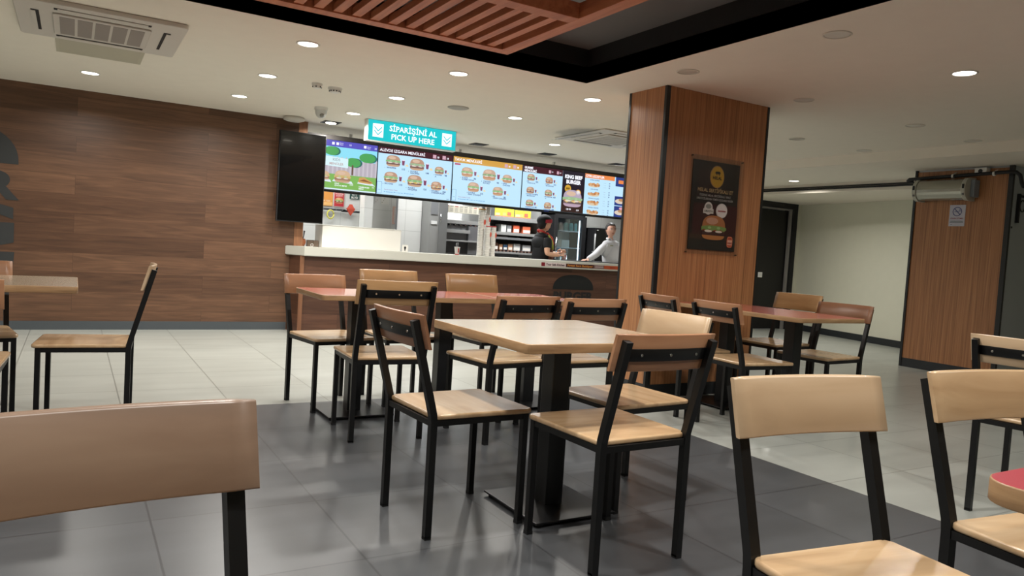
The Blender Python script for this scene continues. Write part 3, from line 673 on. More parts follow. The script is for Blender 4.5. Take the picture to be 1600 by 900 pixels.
m.ell(0, .12, .335, .2, lg, 1, 0, 180, 24, .85); m.text('BURGER', 0, -.02, .15, M('#1c1a1c', .5), 1, 'CENTER', .05, fit=.66); m.text('KING', 0, -.17, .17, M('#1c1a1c', .5), 1, 'CENTER', .05, fit=.65); m.ell(0, -.2, .335, .12, lg, 1, 180, 360, 24, .85)
m.build('logo', ctr)
# wall logo on planks
m = MB().art((-1.28, WY-.002, 0)); lg2 = M('#2e3031', .6)
m.ell(0, 1.57, .815, .42, lg2, 1, 0, 180, 28, .8)
m.text('BURGER', 0, 1.25, .345, lg2, 1, 'CENTER', .05, fit=1.6); m.text('KING', 0, .825, .50, lg2, 1, 'CENTER', .05, fit=1.58); m.ell(0, .74, .80, .40, lg2, 1, 180, 360, 28, .75)
tag(m.build('wall_logo', loc=(-1.28, WY-.004, 1.1)), 'large dark grey burger shaped logo lettering at the left edge of the plank wall', 'logo')
# printed strips on worktop edge
def strip(x0, x1, col, txt, tc, label, extra=None, z=.872):
    m = MB(); h = .048; m.box(x0, x1, 8.1975, 8.1995, z, z+h, M(col, .4)); m.art((x0, 8.197, z))
    if txt: m.text(txt, (x1-x0)*.5, .013, .036, M(tc, .4), 1, 'CENTER', .03, fit=(x1-x0)*.9)
    if extra: extra(m, x1-x0)
    tag(m.build('counter_sticker', loc=(x0, 8.198, z)), label, 'sticker', 'promotion strips on the worktop edge')
strip(5.275, 5.33, '#7a1e2a', '', '#000000', 'small dark red square sticker at the left end of the worktop strips')
strip(5.332, 5.66, '#d4c4c4', 'Your Safe Kitchen', '#3a2426', 'pale sticker with dark lettering on the white worktop edge')
strip(5.665, 6.13, '#4a1c18', 'Fırsat Seni Bekliyor', '#d08a40', 'dark brown sticker with orange lettering on the worktop edge')
strip(6.135, 6.30, '#6a4442', '', '#000000', 'brown sticker with fine white lines on the worktop edge', lambda m, w: [m.rect(.01, v, w-.01, v+.006, M('#c8b8b8', .5), 1) for v in (.01, .022, .036)])
strip(6.302, 6.6, '#b8502a', '', '#000000', 'orange sticker at the column end of the worktop edge', lambda m, w: m.text('FIRSAT', .1, .014, .03, M('#8a2a18', .5), 1))

# ---- things standing on the counter
CT = .952
t = thing('counter_cabinet', 'plain white box unit standing on the left of the counter', 'box', (2.93, 8.6, CT))
m = MB(); m.box(2.447, 3.405, 8.46, 8.76, CT, 1.205, WHITEP, .004); m.build('body', t)
m = MB(); m.box(2.44, 3.412, 8.453, 8.767, 1.205, 1.213, WHITE, .002); m.build('lid', t)
t = thing('utensil_pot', 'orange clay pot holding utensils at the left end of the counter', 'pot', (2.25, 8.6, CT))
m = MB(); m.lathe([(.034, 0), (.048, .03), (.05, .06), (.04, .085), (.036, .085), (.04, .05), (.0005, .02)], (2.25, 8.6, CT), M('#b8714a', .4), 20); m.build('pot', t)
for (dx, dy, c, w) in ((-.05, 0, '#8a7468', .007), (-.025, .01, '#8a6a58', .008), (.03, 0, '#5f5a5c', .008)):
    m = MB(); m.tube([(2.25+dx*.2, 8.6, CT+.03), (2.25+dx*.8, 8.6+dy, CT+.12), (2.25+dx, 8.6+dy, CT+.175)], [w*.7, w*.8, w*1.3], M(c, .4)); m.build('utensil', t)
for x, l in ((2.345, 'small brown sauce box, left of two, beside the clay pot'), (2.41, 'small brown sauce box next to the white box unit')):
    m = MB(); m.box(x-.033, x+.03, 8.57, 8.63, CT, CT+.07, M('#7b6a5c', .4), .004); m.box(x-.028, x+.025, 8.575, 8.625, CT+.07, CT+.074, M('#4a403a', .4))
    tag(m.build('sauce_box', loc=(x, 8.6, CT)), l, 'box', 'brown boxes on the counter')
m = MB(); m.tube([(2.345+.016*math.cos(a*PI/8), 8.5, CT+.018+.014*math.sin(a*PI/8)) for a in range(17)], .004, M('#cfcac4', .4))
tag(m.build('tape_roll', loc=(2.345, 8.5, CT)), 'tiny pale roll lying in front of the clay pot', 'roll')
t = thing('card_stand', 'small white card stand right of the white box unit', 'stand', (3.44, 8.4, CT))
m = MB(); m.box(3.40, 3.475, 8.39, 8.392, CT, CT+.085, WHITEP); m.box(3.40, 3.475, 8.38, 8.43, CT, CT+.004, WHITEP); m.build('card', t)
m = MB().art((3.40, 8.389, CT)); m.ell(.037, .05, .014, .016, BLACKM, 1); m.rect(.03, .015, .044, .035, BLACKM, 1); m.build('print', t)
def paper_cup(x, y, z, label, r=.036, h=.095, straw=True):
    t = thing('paper_cup', label, 'cup', (x, y, z))
    m = MB(); m.lathe([(r*.7, 0), (r, h), (r*1.05, h), (r*1.05, h+.004), (.0005, h+.005)], (x, y, z), M('#dcdad8', .5), 20)
    m.lathe([(r*.708, .002), (r*.745, .012)], (x, y, z), M('#b82a2a', .5), 20)
    m.art((x, y-r*1.0, z)); m.rect(-.008, .03, .008, h-.02, M('#b02a2a', .5), 1); m.ell(0, h-.02, .006, .01, M('#b02a2a', .5), 1); m.build('cup', t)
    if straw:
        for k, (sx, sh) in enumerate(((-.012, .055), (.006, .06))):
            m = MB(); m.tube([(x+sx, y, z+h-.02), (x+sx*1.1, y, z+h+sh)], .006, M('#77787a', .3, .4)); m.build('straw', t)
    return t
paper_cup(4.14, 8.4, CT, 'white and red paper cup holding grey straws, left of the tall cup stacks')
def cup_stack(x, y, h, rimc, r, label):
    t = thing('cup_stack', label, 'cup stack', (x, y, CT), 0, 'tall stacks of nested paper cups')
    prof = [(r*.92, 0)]; z = 0
    while z < h: prof += [(r, z+.002), (r, z+.010), (r*.95, z+.0105), (r*.95, z+.022)]; z += .022
    prof += [(r, z), (.0005, z+.001)]
    m = MB(); m.lathe(prof, (x, y, CT), M('#cfccc6', .55), 18); m.build('nested_cups', t)
    m = MB(); m.lathe([(r*1.04, z-.012), (r*1.06, z+.002), (.0005, z+.003)], (x, y, CT), M(rimc, .5), 18); m.build('top_rim', t)
    m = MB().art((x, y-r*1.02, CT)); m.ell(r*.55, h*.74, r*.35, .035, M('#c8503c', .5), 1); m.build('printed_mark', t)
cup_stack(4.61, 8.68, .60, '#c8953a', .045, 'tall stack of nested white cups with yellow top, leftmost of the stacks')
cup_stack(4.715, 8.72, .655, '#c85a3a', .036, 'tallest stack of nested white cups with orange top')
cup_stack(4.665, 8.58, .385, '#b83a3a', .034, 'shorter stack of white cups with red rim, in front of the tall stacks')
cup_stack(4.745, 8.58, .38, '#b83a3a', .032, 'shorter stack of white cups with red rim, rightmost of the stacks')
for i, (x, l) in enumerate(((6.1, 'dark serving tray on the counter in front of the capped worker'), (6.55, 'dark serving tray under the hand of the woman in white'), (7.0, 'dark serving tray at the column end of the counter'))):
    m = MB(); m.rr(x, 8.56, .4, .3, .04, CT, CT+.012, M('#2b2a2c', .4), .003); m.rr(x, 8.56, .34, .24, .03, CT+.012, CT+.014, M('#5a5a5e', .35), .0005)
    tag(m.build('serving_tray', loc=(x, 8.56, CT)), l, 'tray', 'serving trays on the counter')

# ------------------------------------------------------------------ kitchen equipment
def plate_thing(name, label, cat, x0, x1, z0, z1, y, col, draw=None, th=.006, group=None, rough=.5):
    t = MB(); t.box(x0, x1, y-th, y, z0, z1, M(col, rough)); t.art((x0, y-th-.001, z0))
    if draw: draw(t, x1-x0, z1-z0)
    return tag(t.build(name, loc=((x0+x1)/2, y, (z0+z1)/2)), label, cat, group)
plate_thing('poster', 'orange poster on the tiled kitchen wall beside the red burger poster', 'poster', 3.27, 3.46, 1.56, 1.80, 11.49, '#c8863c',
  lambda m, w, h: (m.rect(.01, .01, w-.01, .06, M('#d8a868', .5), 1), m.text('BK ÖZEL', w/2, .07, .03, M('#e8dcc8', .5), 1, 'CENTER')))
plate_thing('poster', 'red burger poster hanging on the tiled kitchen wall', 'poster', 3.475, 3.645, 1.56, 1.80, 11.49, '#d8b8b4',
  lambda m, w, h: (m.rect(.008, .008, w-.008, h-.008, M('#b32a34', .5), 1), m.text('WHOPPER\nLEZZETİ', w/2, h-.05, .028, M('#e8d0c8', .5), 2, 'CENTER', .02), burger(m, w/2, .09, .13, 2, e=False, top='#c8985a', patty='#6a3a24')))
plate_thing('wall_notice', 'dark green notice with white letters on the kitchen wall', 'notice', 3.73, 3.885, 1.70, 1.80, 11.49, '#244a44',
  lambda m, w, h: m.text('NYY\nBLVD', w/2, h-.045, .045, M('#d8d8d0', .5), 1, 'CENTER', .04))
for i, (x0, x1, z0, z1, l, c) in enumerate(((3.93, 4.0, 1.63, 1.76, 'white paper notice on the tiles, left of the two behind the white box', '#cfcdca'), (4.03, 4.16, 1.63, 1.78, 'larger white paper notice with faint print on the tiles', '#d8d6d0'))):
    plate_thing('paper_notice', l, 'notice', x0, x1, z0, z1, 10.895, c, lambda m, w, h: [m.rect(.01+.02*k, .02+.03*k % .1, .025+.02*k, .035+.03*k % .1, M('#a8a49a', .5), 1) for k in range(max(2, int(w/.03)))], .003)
plate_thing('wall_frame', 'narrow pinkish frame on the kitchen wall', 'frame', 4.225, 4.315, 1.34, 1.61, 10.897, '#d8b4a4', lambda m, w, h: m.rect(.025, .02, w-.015, h-.02, M('#cfc4be', .5), 1))

t = thing('tool_rail', 'dark tool rail on the kitchen wall with hooks', 'rail', (3.55, 11.45, 1.5))
m = MB(); m.box(3.24, 3.66, 11.44, 11.47, 1.495, 1.525, M('#3a3a3c', .4)); m.box(3.60, 3.9, 11.44, 11.47, 1.485, 1.515, M('#2a2a2c', .4)); m.build('rail_bar', t)
for x in (3.3, 3.4, 3.5, 3.6, 3.7, 3.8):
    m = MB(); m.tube([(x, 11.44, 1.51), (x, 11.40, 1.50), (x, 11.395, 1.515)], .005, STEELD); m.build('hook', t)
m = MB(); m.tube([(3.41+.05*math.cos(a*PI/8), 11.40, 1.43+.065*math.sin(a*PI/8)) for a in range(17)], .012, M('#c8c05a', .6))
tag(m.build('scrubber', loc=(3.41, 11.4, 1.43)), 'yellow looped cleaning tool hanging from the kitchen rail', 'tool')
m = MB(); prism(m, [(3.66, 11.38), (3.79, 11.38), (3.79, 11.41), (3.66, 11.41)], 1.53, 1.55, M('#c8503a', .5))
m.faces([(3.66, 11.38, 1.53), (3.79, 11.38, 1.53), (3.745, 11.39, 1.61), (3.705, 11.39, 1.61), (3.725, 11.39, 1.43)], [(0, 1, 2, 3), (1, 0, 4)], M('#c8503a', .5))
m.faces([(3.66, 11.41, 1.53), (3.79, 11.41, 1.53), (3.745, 11.40, 1.61), (3.705, 11.40, 1.61), (3.725, 11.40, 1.43)], [(3, 2, 1, 0), (4, 0, 1)], M('#c8503a', .5))
tag(m.build('scraper', loc=(3.725, 11.4, 1.5)), 'red plastic scraper hanging from the kitchen rail', 'tool')
# steel cabinet
t = thing('steel_cabinet', 'tall grey steel cabinet beside the burger broiler', 'cabinet', (4.6, 10.2, 0))
m = MB(); m.box(4.46, 4.74, 10.0, 10.6, 0, 1.80, STEEL, .004); m.build('body', t)
m = MB(); m.box(4.60, 4.735, 9.985, 10.0, .2, 1.76, M('#8b8c8c', .35, .6), .003); m.build('door', t)
m = MB(); m.box(4.47, 4.58, 9.99, 10.0, 1.50, 1.74, STEELD, .002); m.box(4.48, 4.57, 9.988, 10.0, 1.36, 1.41, M('#c9c9c6', .4)); m.build('vent_panel', t)
m = MB(); m.tube([(4.62, 9.975, 1.40), (4.62, 9.975, 1.52)], .008, CHROME); m.build('handle', t)
# broiler
t = thing('broiler', 'steel burger broiler with a cream strip of timer panels', 'kitchen machine', (5.05, 10.3, 0))
m = MB(); m.box(4.76, 5.40, 10.25, 10.8, .1, 1.42, STEELD); m.box(4.76, 4.79, 10.2, 10.8, .1, 1.86, STEEL); m.box(5.37, 5.40, 10.2, 10.8, .1, 1.86, STEEL)
m.box(4.76, 5.40, 10.2, 10.26, 1.40, 1.455, STEEL, .003); m.box(4.76, 5.2, 10.14, 10.25, 1.26, 1.31, STEEL, .004); m.box(4.76, 5.38, 10.12, 10.25, 1.13, 1.155, STEEL, .003)
m.box(5.2, 5.38, 10.19, 10.25, .95, 1.38, M('#77787a', .4, .5)); m.box(4.78, 5.2, 10.22, 10.25, .96, 1.12, M('#4b4c4e', .4, .5)); m.build('body', t)
m = MB(); m.box(4.74, 5.38, 10.13, 10.19, 1.56, 1.67, M('#cfc9b8', .5), .004); m.art((4.75, 10.129, 1.565))
for k in range(8):
    u = .008+k*.079; m.rect(u, .082, u+.055, .094, M('#a83a3a', .5) if k in (0, 2, 6, 7) else M('#8a8a84', .5), 1)
    for a in range(3):
        for b_ in range(3): m.rect(u+.005+a*.017, .012+b_*.02, u+.014+a*.017, .024+b_*.02, M('#77766e', .5), 1)
m.build('timer_panel', t)
for k in range(7):
    x = 4.80+k*.085; m = MB(); m.tube([(x, 10.25, 1.385), (x, 10.19, 1.385)], .017, BLACKM, 12); m.tube([(x, 10.19, 1.385), (x, 10.185, 1.385)], .012, CHROME, 10); m.build('knob', t)
m = MB(); m.box(4.76, 5.4, 10.15, 10.7, 1.74, 1.755, STEEL)
for i, (x, w, h) in enumerate(((4.9, .1, .06), (5.05, .07, .09), (5.2, .12, .07))): m.box(x-w/2, x+w/2, 10.2, 10.45, 1.755, 1.755+h, M('#a9a9a6', .35, .5), .01)
m.build('top_shelf', t)
# prep rack
t = thing('holding_rack', 'steel food holding rack with shelves behind the counter', 'rack', (5.95, 10.3, 0))
m = MB()
for x in (5.5, 6.42): m.box(x-.015, x+.015, 10.1, 10.7, 0, 1.75, STEEL)
m.box(5.5, 6.42, 10.68, 10.7, .9, 1.75, M('#6c6d70', .5)); m.build('frame', t)
for z0, z1, c in ((1.50, 1.56, STEEL), (1.28, 1.325, STEEL), (1.21, 1.245, STEELD), (.99, 1.02, STEEL)):
    m = MB(); m.box(5.49, 6.43, 10.05, 10.66, z0, z1, c, .003); m.build('shelf', t)
m = MB()
for k in range(14): m.box(5.52+k*.065, 5.55+k*.065, 10.1, 10.6, 1.022, 1.045, M('#6b5147', .4))
m.build('heated_base', t)
for x0, x1, z0, z1, l in ((5.57, 5.91, 1.565, 1.69, 'yellow picture board on the top rack shelf, left one'), (5.93, 6.22, 1.565, 1.68, 'yellow picture board on the top rack shelf, right one')):
    plate_thing('picture_board', l, 'sign', x0, x1, z0, z1, 10.08, '#cfc23a', lambda m, w, h: (m.rect(.01, .015, .09, .05, M('#e0d890', .5), 1), m.rect(w-.12, .02, w-.05, .075, M('#c8604a', .5), 1), m.rect(w-.2, .01, w-.14, .06, M('#b8a860', .5), 1), m.rect(0, -.001, w, .012, M('#c87858', .5), 2)), .01, 'yellow boards')
def boxes(lst, z, ser):
    for i, (x, w, h, c, l) in enumerate(lst):
        m = MB(); m.box(x-w/2, x+w/2, 10.1, 10.3, z, z+h, M(c, .6), .003); m.box(x-w/2+.008, x+w/2-.008, 10.098, 10.1, z+.01, z+h*.5, M('#d8d4cc', .6))
        tag(m.build('carton', loc=(x, 10.2, z)), l, 'carton', ser)
boxes([(5.76, .09, .12, '#b8bab6', 'pale carton on the upper rack shelf, leftmost'), (5.86, .08, .11, '#6c6e70', 'grey carton on the upper rack shelf'), (5.99, .11, .12, '#c85a3a', 'orange printed carton on the upper rack shelf'), (6.18, .14, .11, '#c8623f', 'wider orange carton at the right of the upper rack shelf')], 1.326, 'cartons on the upper rack shelf')
boxes([(5.6, .16, .11, '#6a4a3a', 'brown carton on the lower rack shelf, leftmost'), (5.73, .06, .09, '#a87a5a', 'small tan carton on the lower rack shelf'), (5.81, .07, .09, '#34506e', 'blue carton on the lower rack shelf'), (5.9, .08, .10, '#c89a7a', 'peach carton on the lower rack shelf'), (6.02, .12, .11, '#b9bbba', 'pale grey carton on the lower rack shelf'), (6.2, .15, .1, '#a9abac', 'wide grey carton at the right of the lower rack shelf')], 1.046, 'cartons on the lower rack shelf')
m = MB(); m.rr(5.76, 10.35, .3, .3, .03, 1.246, 1.268, M('#d8d8d6', .4), .003)
tag(m.build('food_pan', loc=(5.76, 10.35, 1.246)), 'white pan lying on the middle shelf of the rack', 'pan')
# fridge
t = thing('drinks_fridge', 'black framed glass door drinks fridge behind the capped worker', 'fridge', (6.9, 10.2, 0))
FX0, FX1, FY = 6.59, 7.21, 9.92
m = MB(); m.box(FX0, FX1, FY+.45, FY+.5, .05, 1.72, BLACKM); m.box(FX0, FX0+.03, FY+.05, FY+.45, .05, 1.72, BLACKM); m.box(FX1-.03, FX1, FY+.05, FY+.45, .05, 1.72, BLACKM)
m.box(FX0, FX1, FY+.05, FY+.5, 1.66, 1.75, BLACKM); m.box(FX0, FX1, FY+.05, FY+.5, .0, .25, BLACKM); m.box(FX0+.03, FX1-.03, FY+.44, FY+.45, .25, 1.66, M('#8a9aa4', .5)); m.build('body', t)
m = MB()
for a in ((FX0, FX0+.06, .25, 1.66), (FX1-.08, FX1, .25, 1.66), (FX0+.06, FX1-.08, .25, .31), (FX0+.06, FX1-.08, 1.61, 1.66)): m.box(a[0], a[1], FY, FY+.04, a[2], a[3], BLACKM, .003)
dr_ = m.build('door', t)
m = MB(); m.box(FX0+.06, FX1-.08, FY+.015, FY+.02, .31, 1.61, glass('fridge_glass', '#dfe9ee', .12, .05)); m.build('door_glass', dr_)
m = MB(); m.tube([(FX0+.03, FY-.02, .95), (FX0+.03, FY-.02, 1.3)], .01, CHROME); m.build('handle', dr_)
for z in (.62, .9, 1.14, 1.41):
    m = MB(); m.box(FX0+.035, FX1-.035, FY+.08, FY+.43, z, z+.012, M('#c2cdd2', .4)); m.build('shelf', t)
m = MB(); m.box(FX1-.1, FX1-.085, FY+.06, FY+.075, .4, 1.6, E('#f0faff', 4)); m.build('strip_light', t)
area_lamp('fridge_lamp', (FX1-.13, FY+.09, 1.0), 1.0, .05, (.85, .95, 1)).rotation_euler = (0, math.radians(90), 0)
random.seed(5); k = 0
for z, row in ((1.422, [('#7a9aa0', .09), ('#8a7a78', .08), ('#4a9a98', .09), ('#4aa0a0', .09), ('#6ab0b0', .07)]), (1.152, [('#b0a898', .14), ('#c8c4b8', .15)]), (.912, [('#b0a898', .09), ('#c8c4b8', .09), ('#8a7a78', .1)])):
    x = FX0+.08
    for c, w in row:
        k += 1; m = MB(); h = .13 if z > 1.4 else .12
        if w > .1: m.box(x, x+w, FY+.12, FY+.3, z, z+h, M(c, .5), .004)
        else: m.lathe([(w*.38, 0), (w*.4, .01), (w*.4, h*.85), (w*.3, h*.93), (w*.3, h)], (x+w/2, FY+.16, z), M(c, .35), 14)
        tag(m.build('drink_pack' if w > .1 else 'drink_can', loc=(x+w/2, FY+.2, z)), '%s %s on the %s fridge shelf, %s from the left' % ({'#7a9aa0': 'blue grey', '#8a7a78': 'brownish', '#4a9a98': 'teal', '#4aa0a0': 'bright teal', '#6ab0b0': 'light teal', '#b0a898': 'beige', '#c8c4b8': 'cream', '#5a8ab0': 'blue', '#6a94b4': 'pale blue', '#88a8bc': 'grey blue'}[c], 'carton pack' if w > .1 else 'can', 'top' if z > 1.4 else ('middle' if z > 1.1 else 'lower'), ['first', 'second', 'third', 'fourth', 'fifth'][row.index((c, w))]), 'drink', 'drinks in the fridge')
        x += w+.012
# black machine
t = thing('drinks_machine', 'black drinks machine with a dark screen left of the woman in white', 'kitchen machine', (7.35, 9.8, .9))
m = MB(); m.box(7.25, 7.52, 9.72, 10.1, .896, 1.5, BLACKM, .01); m.build('body', t)
m = MB(); m.box(7.26, 7.5, 9.712, 9.719, 1.2, 1.48, GLOSSB); m.box(7.27, 7.30, 9.708, 9.712, 1.455, 1.465, WHITEP); m.build('screen', t)
m = MB(); m.tube([(7.235, 9.7, .9), (7.235, 9.7, 1.4)], .014, STEEL); m.box(7.222, 7.25, 9.69, 9.75, 1.1, 1.12, STEEL); m.build('side_tube', t)
m = MB(); m.box(7.22, 8.9, 9.66, 10.3, .82, .895, STEEL, .004); m.box(7.24, 8.85, 9.7, 10.28, 0, .82, STEELD)
tag(m.build('back_worktop', loc=(8, 10, 0)), 'steel back worktop under the black drinks machine', 'worktop')
# kitchen lamps
for x, y in ((2.95, 10.0), (4.3, 9.5), (5.9, 9.5), (7.5, 9.4), (5.2, 11.2), (3.1, 11.0)):
    t = thing('panel_light', 'rectangular kitchen ceiling panel %s' % {2.95: 'over the kitchen entrance', 4.3: 'in front of the tiled partition', 5.9: 'before the holding rack', 7.5: 'over the woman in white', 5.2: 'behind the broiler', 3.1: 'by the wall with posters'}[x], 'ceiling light', (x, y, ZC), 0, 'kitchen ceiling panels')
    m = MB(); m.box(x-.31, x+.31, y-.16, y+.16, ZC-.012, ZC-.0005, WHITEP); m.build('frame', t)
    m = MB(); m.box(x-.29, x+.29, y-.14, y+.14, ZC-.014, ZC-.012, E('#f4f8ff', 5)); m.build('diffuser', t)
    area_lamp('panel_lamp', (x, y, ZC-.02), P_KITCHEN*(.45 if x < 3.5 else (.9 if x < 4.5 else 1.5)), .58, C_COOL, sizey=.28)

# ------------------------------------------------------------------ people
def skin_mesh(joints, edges, sub=2):
    names = list(joints); me = bpy.data.meshes.new('sk')
    me.from_pydata([joints[n][:3] for n in names], [(names.index(a), names.index(b)) for a, b in edges], [])
    o = bpy.data.objects.new('sk', me); COL.objects.link(o)
    sm = o.modifiers.new('s', 'SKIN'); sm.use_smooth_shade = True; sm.branch_smoothing = .4
    for i, n in enumerate(names):
        j = joints[n]; v = me.skin_vertices[0].data[i]; v.radius = (j[3], j[4] if len(j) > 4 else j[3]); v.use_root = (i == 0)
    if sub: ss = o.modifiers.new('u', 'SUBSURF'); ss.levels = ss.render_levels = sub
    dg = bpy.context.evaluated_depsgraph_get(); r = bpy.data.meshes.new_from_object(o.evaluated_get(dg))
    bpy.data.objects.remove(o); return r
def chain(*names): return [(names[i], names[i+1]) for i in range(len(names)-1)]
def head_geo(m, c, yaw, skinm, pitch=0, s=1.):
    """head centred at c looking along yaw (0 = -Y), with nose, jaw, eyes, brows, mouth and ears"""
    R = Matrix.Rotation(yaw, 3, 'Z') @ Matrix.Rotation(pitch, 3, 'X'); c = Vector(c)
    def fn(v):
        z = v.z/(.112*s); x = v.x; y = v.y
        if z < -.1: f = 1-.36*(-z-.1)**1.3; x *= f; y = y*(.92 if y < 0 else f)
        if y < 0:
            nz = math.exp(-((v.x/(.016*s))**2))*math.exp(-(((v.z+.012*s)/(.026*s))**2)); y -= .022*s*nz
            ez = math.exp(-(((abs(v.x)-.032*s)/(.016*s))**2))*math.exp(-(((v.z-.012*s)/(.013*s))**2)); y += .009*s*ez
            ch = math.exp(-((v.x/(.022*s))**2))*math.exp(-(((v.z+.095*s)/(.02*s))**2)); y -= .01*s*ch
        return R @ Vector((x, y, v.z))
    m.ball(c, (.074*s, .092*s, .112*s), skinm, 32, 24, fn)
    def at(x, y, z): return c+R @ (Vector((x, y, z))*s)
    for q in (-1, 1):
        m.ball(at(q*.030, -.0795, .012), (.0115*s, .007*s, .006*s), M('#e0dcd6', .3), 10, 6, lambda v: R @ v)
        m.ball(at(q*.030, -.0845, .012), (.0075*s, .004*s, .007*s), M('#20140e', .3), 8, 6, lambda v: R @ v)
        m.ball(at(q*.031, -.0835, .031), (.019*s, .006*s, .0045*s), M('#2a1c14', .7), 8, 5, lambda v: R @ v)
        m.ball(at(q*.074, .01, .0), (.008*s, .017*s, .028*s), skinm, 10, 8, lambda v: R @ v)
    m.ball(at(0, -.086, -.052), (.022*s, .006*s, .0065*s), M('#a4604f', .5), 10, 6, lambda v: R @ v)
def hand_geo(m, wrist, direction, palm_n, skinm, curl=.35, s=1., thumb=1):
    """palm plus five unequal bent fingers"""
    w = Vector(wrist); d = Vector(direction).normalized(); n = Vector(palm_n).normalized(); side = d.cross(n).normalized()
    J = {'w': (*w, .022*s, .017*s), 'p1': (*(w+d*.035*s), .032*s, .014*s), 'p2': (*(w+d*.075*s), .036*s, .012*s)}
    m.add_mesh(skin_mesh(J, chain('w', 'p1', 'p2'), 2), skinm)
    for k, L in enumerate((.068, .076, .07, .055)):
        b = w+d*.07*s+side*(-.028+.0185*k)*s; pts = [b]; a = curl*.5
        for seg in (.42, .32, .26):
            dirn = d*math.cos(a)+n*math.sin(a); pts.append(pts[-1]+dirn*L*seg*s); a += curl
        m.tube(pts, [.0088*s, .0084*s, .0078*s, .0055*s], skinm, 8)
    b = w+d*.025*s-side*.026*s*thumb; td = (d*.75-side*.6*thumb+n*.25).normalized()
    m.tube([b, b+td*.03*s, b+(td+n*.3).normalized()*.058*s], [.012*s, .0105*s, .0075*s], skinm, 8)
SK = M('#d3a284', .55, name='skin'); SK2 = M('#d2a088', .55, noise=.05, name='skin_tan')
# worker in black cap
mx_, my_ = 5.84, 9.1
man = thing('person', 'person in a black cap with red band, black shirt and brown apron, holding a cup', 'person', (mx_, my_, 0))
m = MB()
J = {'pel': (mx_, my_, .84, .13, .11), 'sp': (mx_+.01, my_, .98, .12, .10), 'ch': (mx_, my_, 1.16, .13, .11), 'nk0': (mx_-.01, my_, 1.28, .07, .07), 'nk': (mx_+.0, my_, 1.345, .045), 'nk2': (mx_+.02, my_, 1.40, .045),
     'shr': (mx_-.01, my_-.165, 1.225, .055), 'elr': (mx_-.045, my_-.22, 1.03, .042), 'wrr': (mx_+.19, my_-.20, 1.02, .026),
     'shl': (mx_-.0, my_+.165, 1.225, .055), 'ell': (mx_+.06, my_+.2, 1.02, .042), 'wrl': (mx_+.26, my_+.0, 1.05, .026),
     'hr': (mx_, my_-.09, .78, .09), 'kr': (mx_+.02, my_-.1, .44, .06), 'ar': (mx_-.01, my_-.1, .08, .04), 'fr': (mx_+.13, my_-.1, .04, .035),
     'hl': (mx_, my_+.09, .78, .09), 'kl': (mx_+.02, my_+.1, .44, .06), 'al': (mx_-.01, my_+.1, .08, .04), 'fl': (mx_+.13, my_+.1, .04, .035)}
Ed = chain('pel', 'sp', 'ch', 'nk0', 'nk', 'nk2')+chain('ch', 'shr', 'elr', 'wrr')+chain('ch', 'shl', 'ell', 'wrl')+chain('pel', 'hr', 'kr', 'ar', 'fr')+chain('pel', 'hl', 'kl', 'al', 'fl')
m.add_mesh(skin_mesh(J, Ed, 2), SK)
head_geo(m, (mx_+.045, my_, 1.465), math.radians(98), SK, 0, .96)
hand_geo(m, J['wrr'][:3], (1, .25, .1), (0, 1, 0), SK, .5, 1., -1)
hand_geo(m, J['wrl'][:3], (.8, -.5, .2), (0, -1, 0), SK, .55, 1., 1)
m.build('body', man)
BLK = M('#0b0b0d', .85); 
def grow(J, names, g, over={}):
    out = {}
    for n in names:
        j = J[n]; r = j[3]+g; r2_ = (j[4] if len(j) > 4 else j[3])+g; out[n] = (j[0], j[1], j[2], r, r2_)
    out.update(over); return out
m = MB(); K = grow(J, ['pel', 'sp', 'ch', 'nk0', 'shr', 'shl'], .02); K['nk0'] = (mx_-.01, my_, 1.30, .08, .08)
K['sr2'] = (mx_-.03, my_-.2, 1.09, .062); K['sl2'] = (mx_+.03, my_+.19, 1.09, .062)
m.add_mesh(skin_mesh(K, chain('pel', 'sp', 'ch', 'nk0')+chain('ch', 'shr', 'sr2')+chain('ch', 'shl', 'sl2'), 2), BLK); m.ball((mx_-.015, my_, 1.275), (.088, .135, .058), BLK, 16, 10); m.ball((mx_-.01, my_, 1.19), (.135, .17, .115), BLK, 20, 14); m.ball((mx_, my_, 1.0), (.135, .145, .2), BLK, 20, 14); m.build('shirt', man)
m = MB(); K = grow(J, ['pel', 'hr', 'kr', 'ar', 'hl', 'kl', 'al'], .012); m.add_mesh(skin_mesh(K, chain('pel', 'hr', 'kr', 'ar')+chain('pel', 'hl', 'kl', 'al'), 2), BLK); m.build('trousers', man)
m = MB()
for q in (-.1, .1): m.ball((mx_+.05, my_+q, .045), (.13, .05, .045), BLK, 14, 8)
m.build('shoes', man)
m = MB(); c = Vector((mx_+.02, my_, 1.50))
def capf(v):
    if v.z < -.015:
        if v.x > -.01: return v*.75
        return Vector((v.x*.93, v.y*.95, v.z*1.15))
    return v
m.ball(c, (.118, .1, .098), BLK, 28, 20, capf); m.ball(c+Vector((-.045, 0, -.05)), (.062, .07, .07), M('#1c1614', .9), 16, 10); cap_ = m.build('cap', man)
m = MB(); pts = [(c.x+.119*math.cos(a), c.y+.102*math.sin(a), c.z-.002+.012*math.cos(a)) for a in [math.radians(t_) for t_ in range(-110, 111, 10)]]
vs = []; 
for p in pts: vs += [(p[0], p[1], p[2]-.025), (p[0], p[1], p[2]+.022)]
n = len(pts); m.faces(vs, [(2*i, 2*i+2, 2*i+3, 2*i+1) for i in range(n-1)], M('#b8283c', .7)); m.faces([(a*.0+(x_-c.x)*.97+c.x, (y_-c.y)*.97+c.y, z_) for (x_, y_, z_) in vs for a in (0,)], [(2*i+1, 2*i+3, 2*i+2, 2*i) for i in range(n-1)], M('#b8283c', .7)); tag(m.build('cap_band', cap_), 'red cap band')
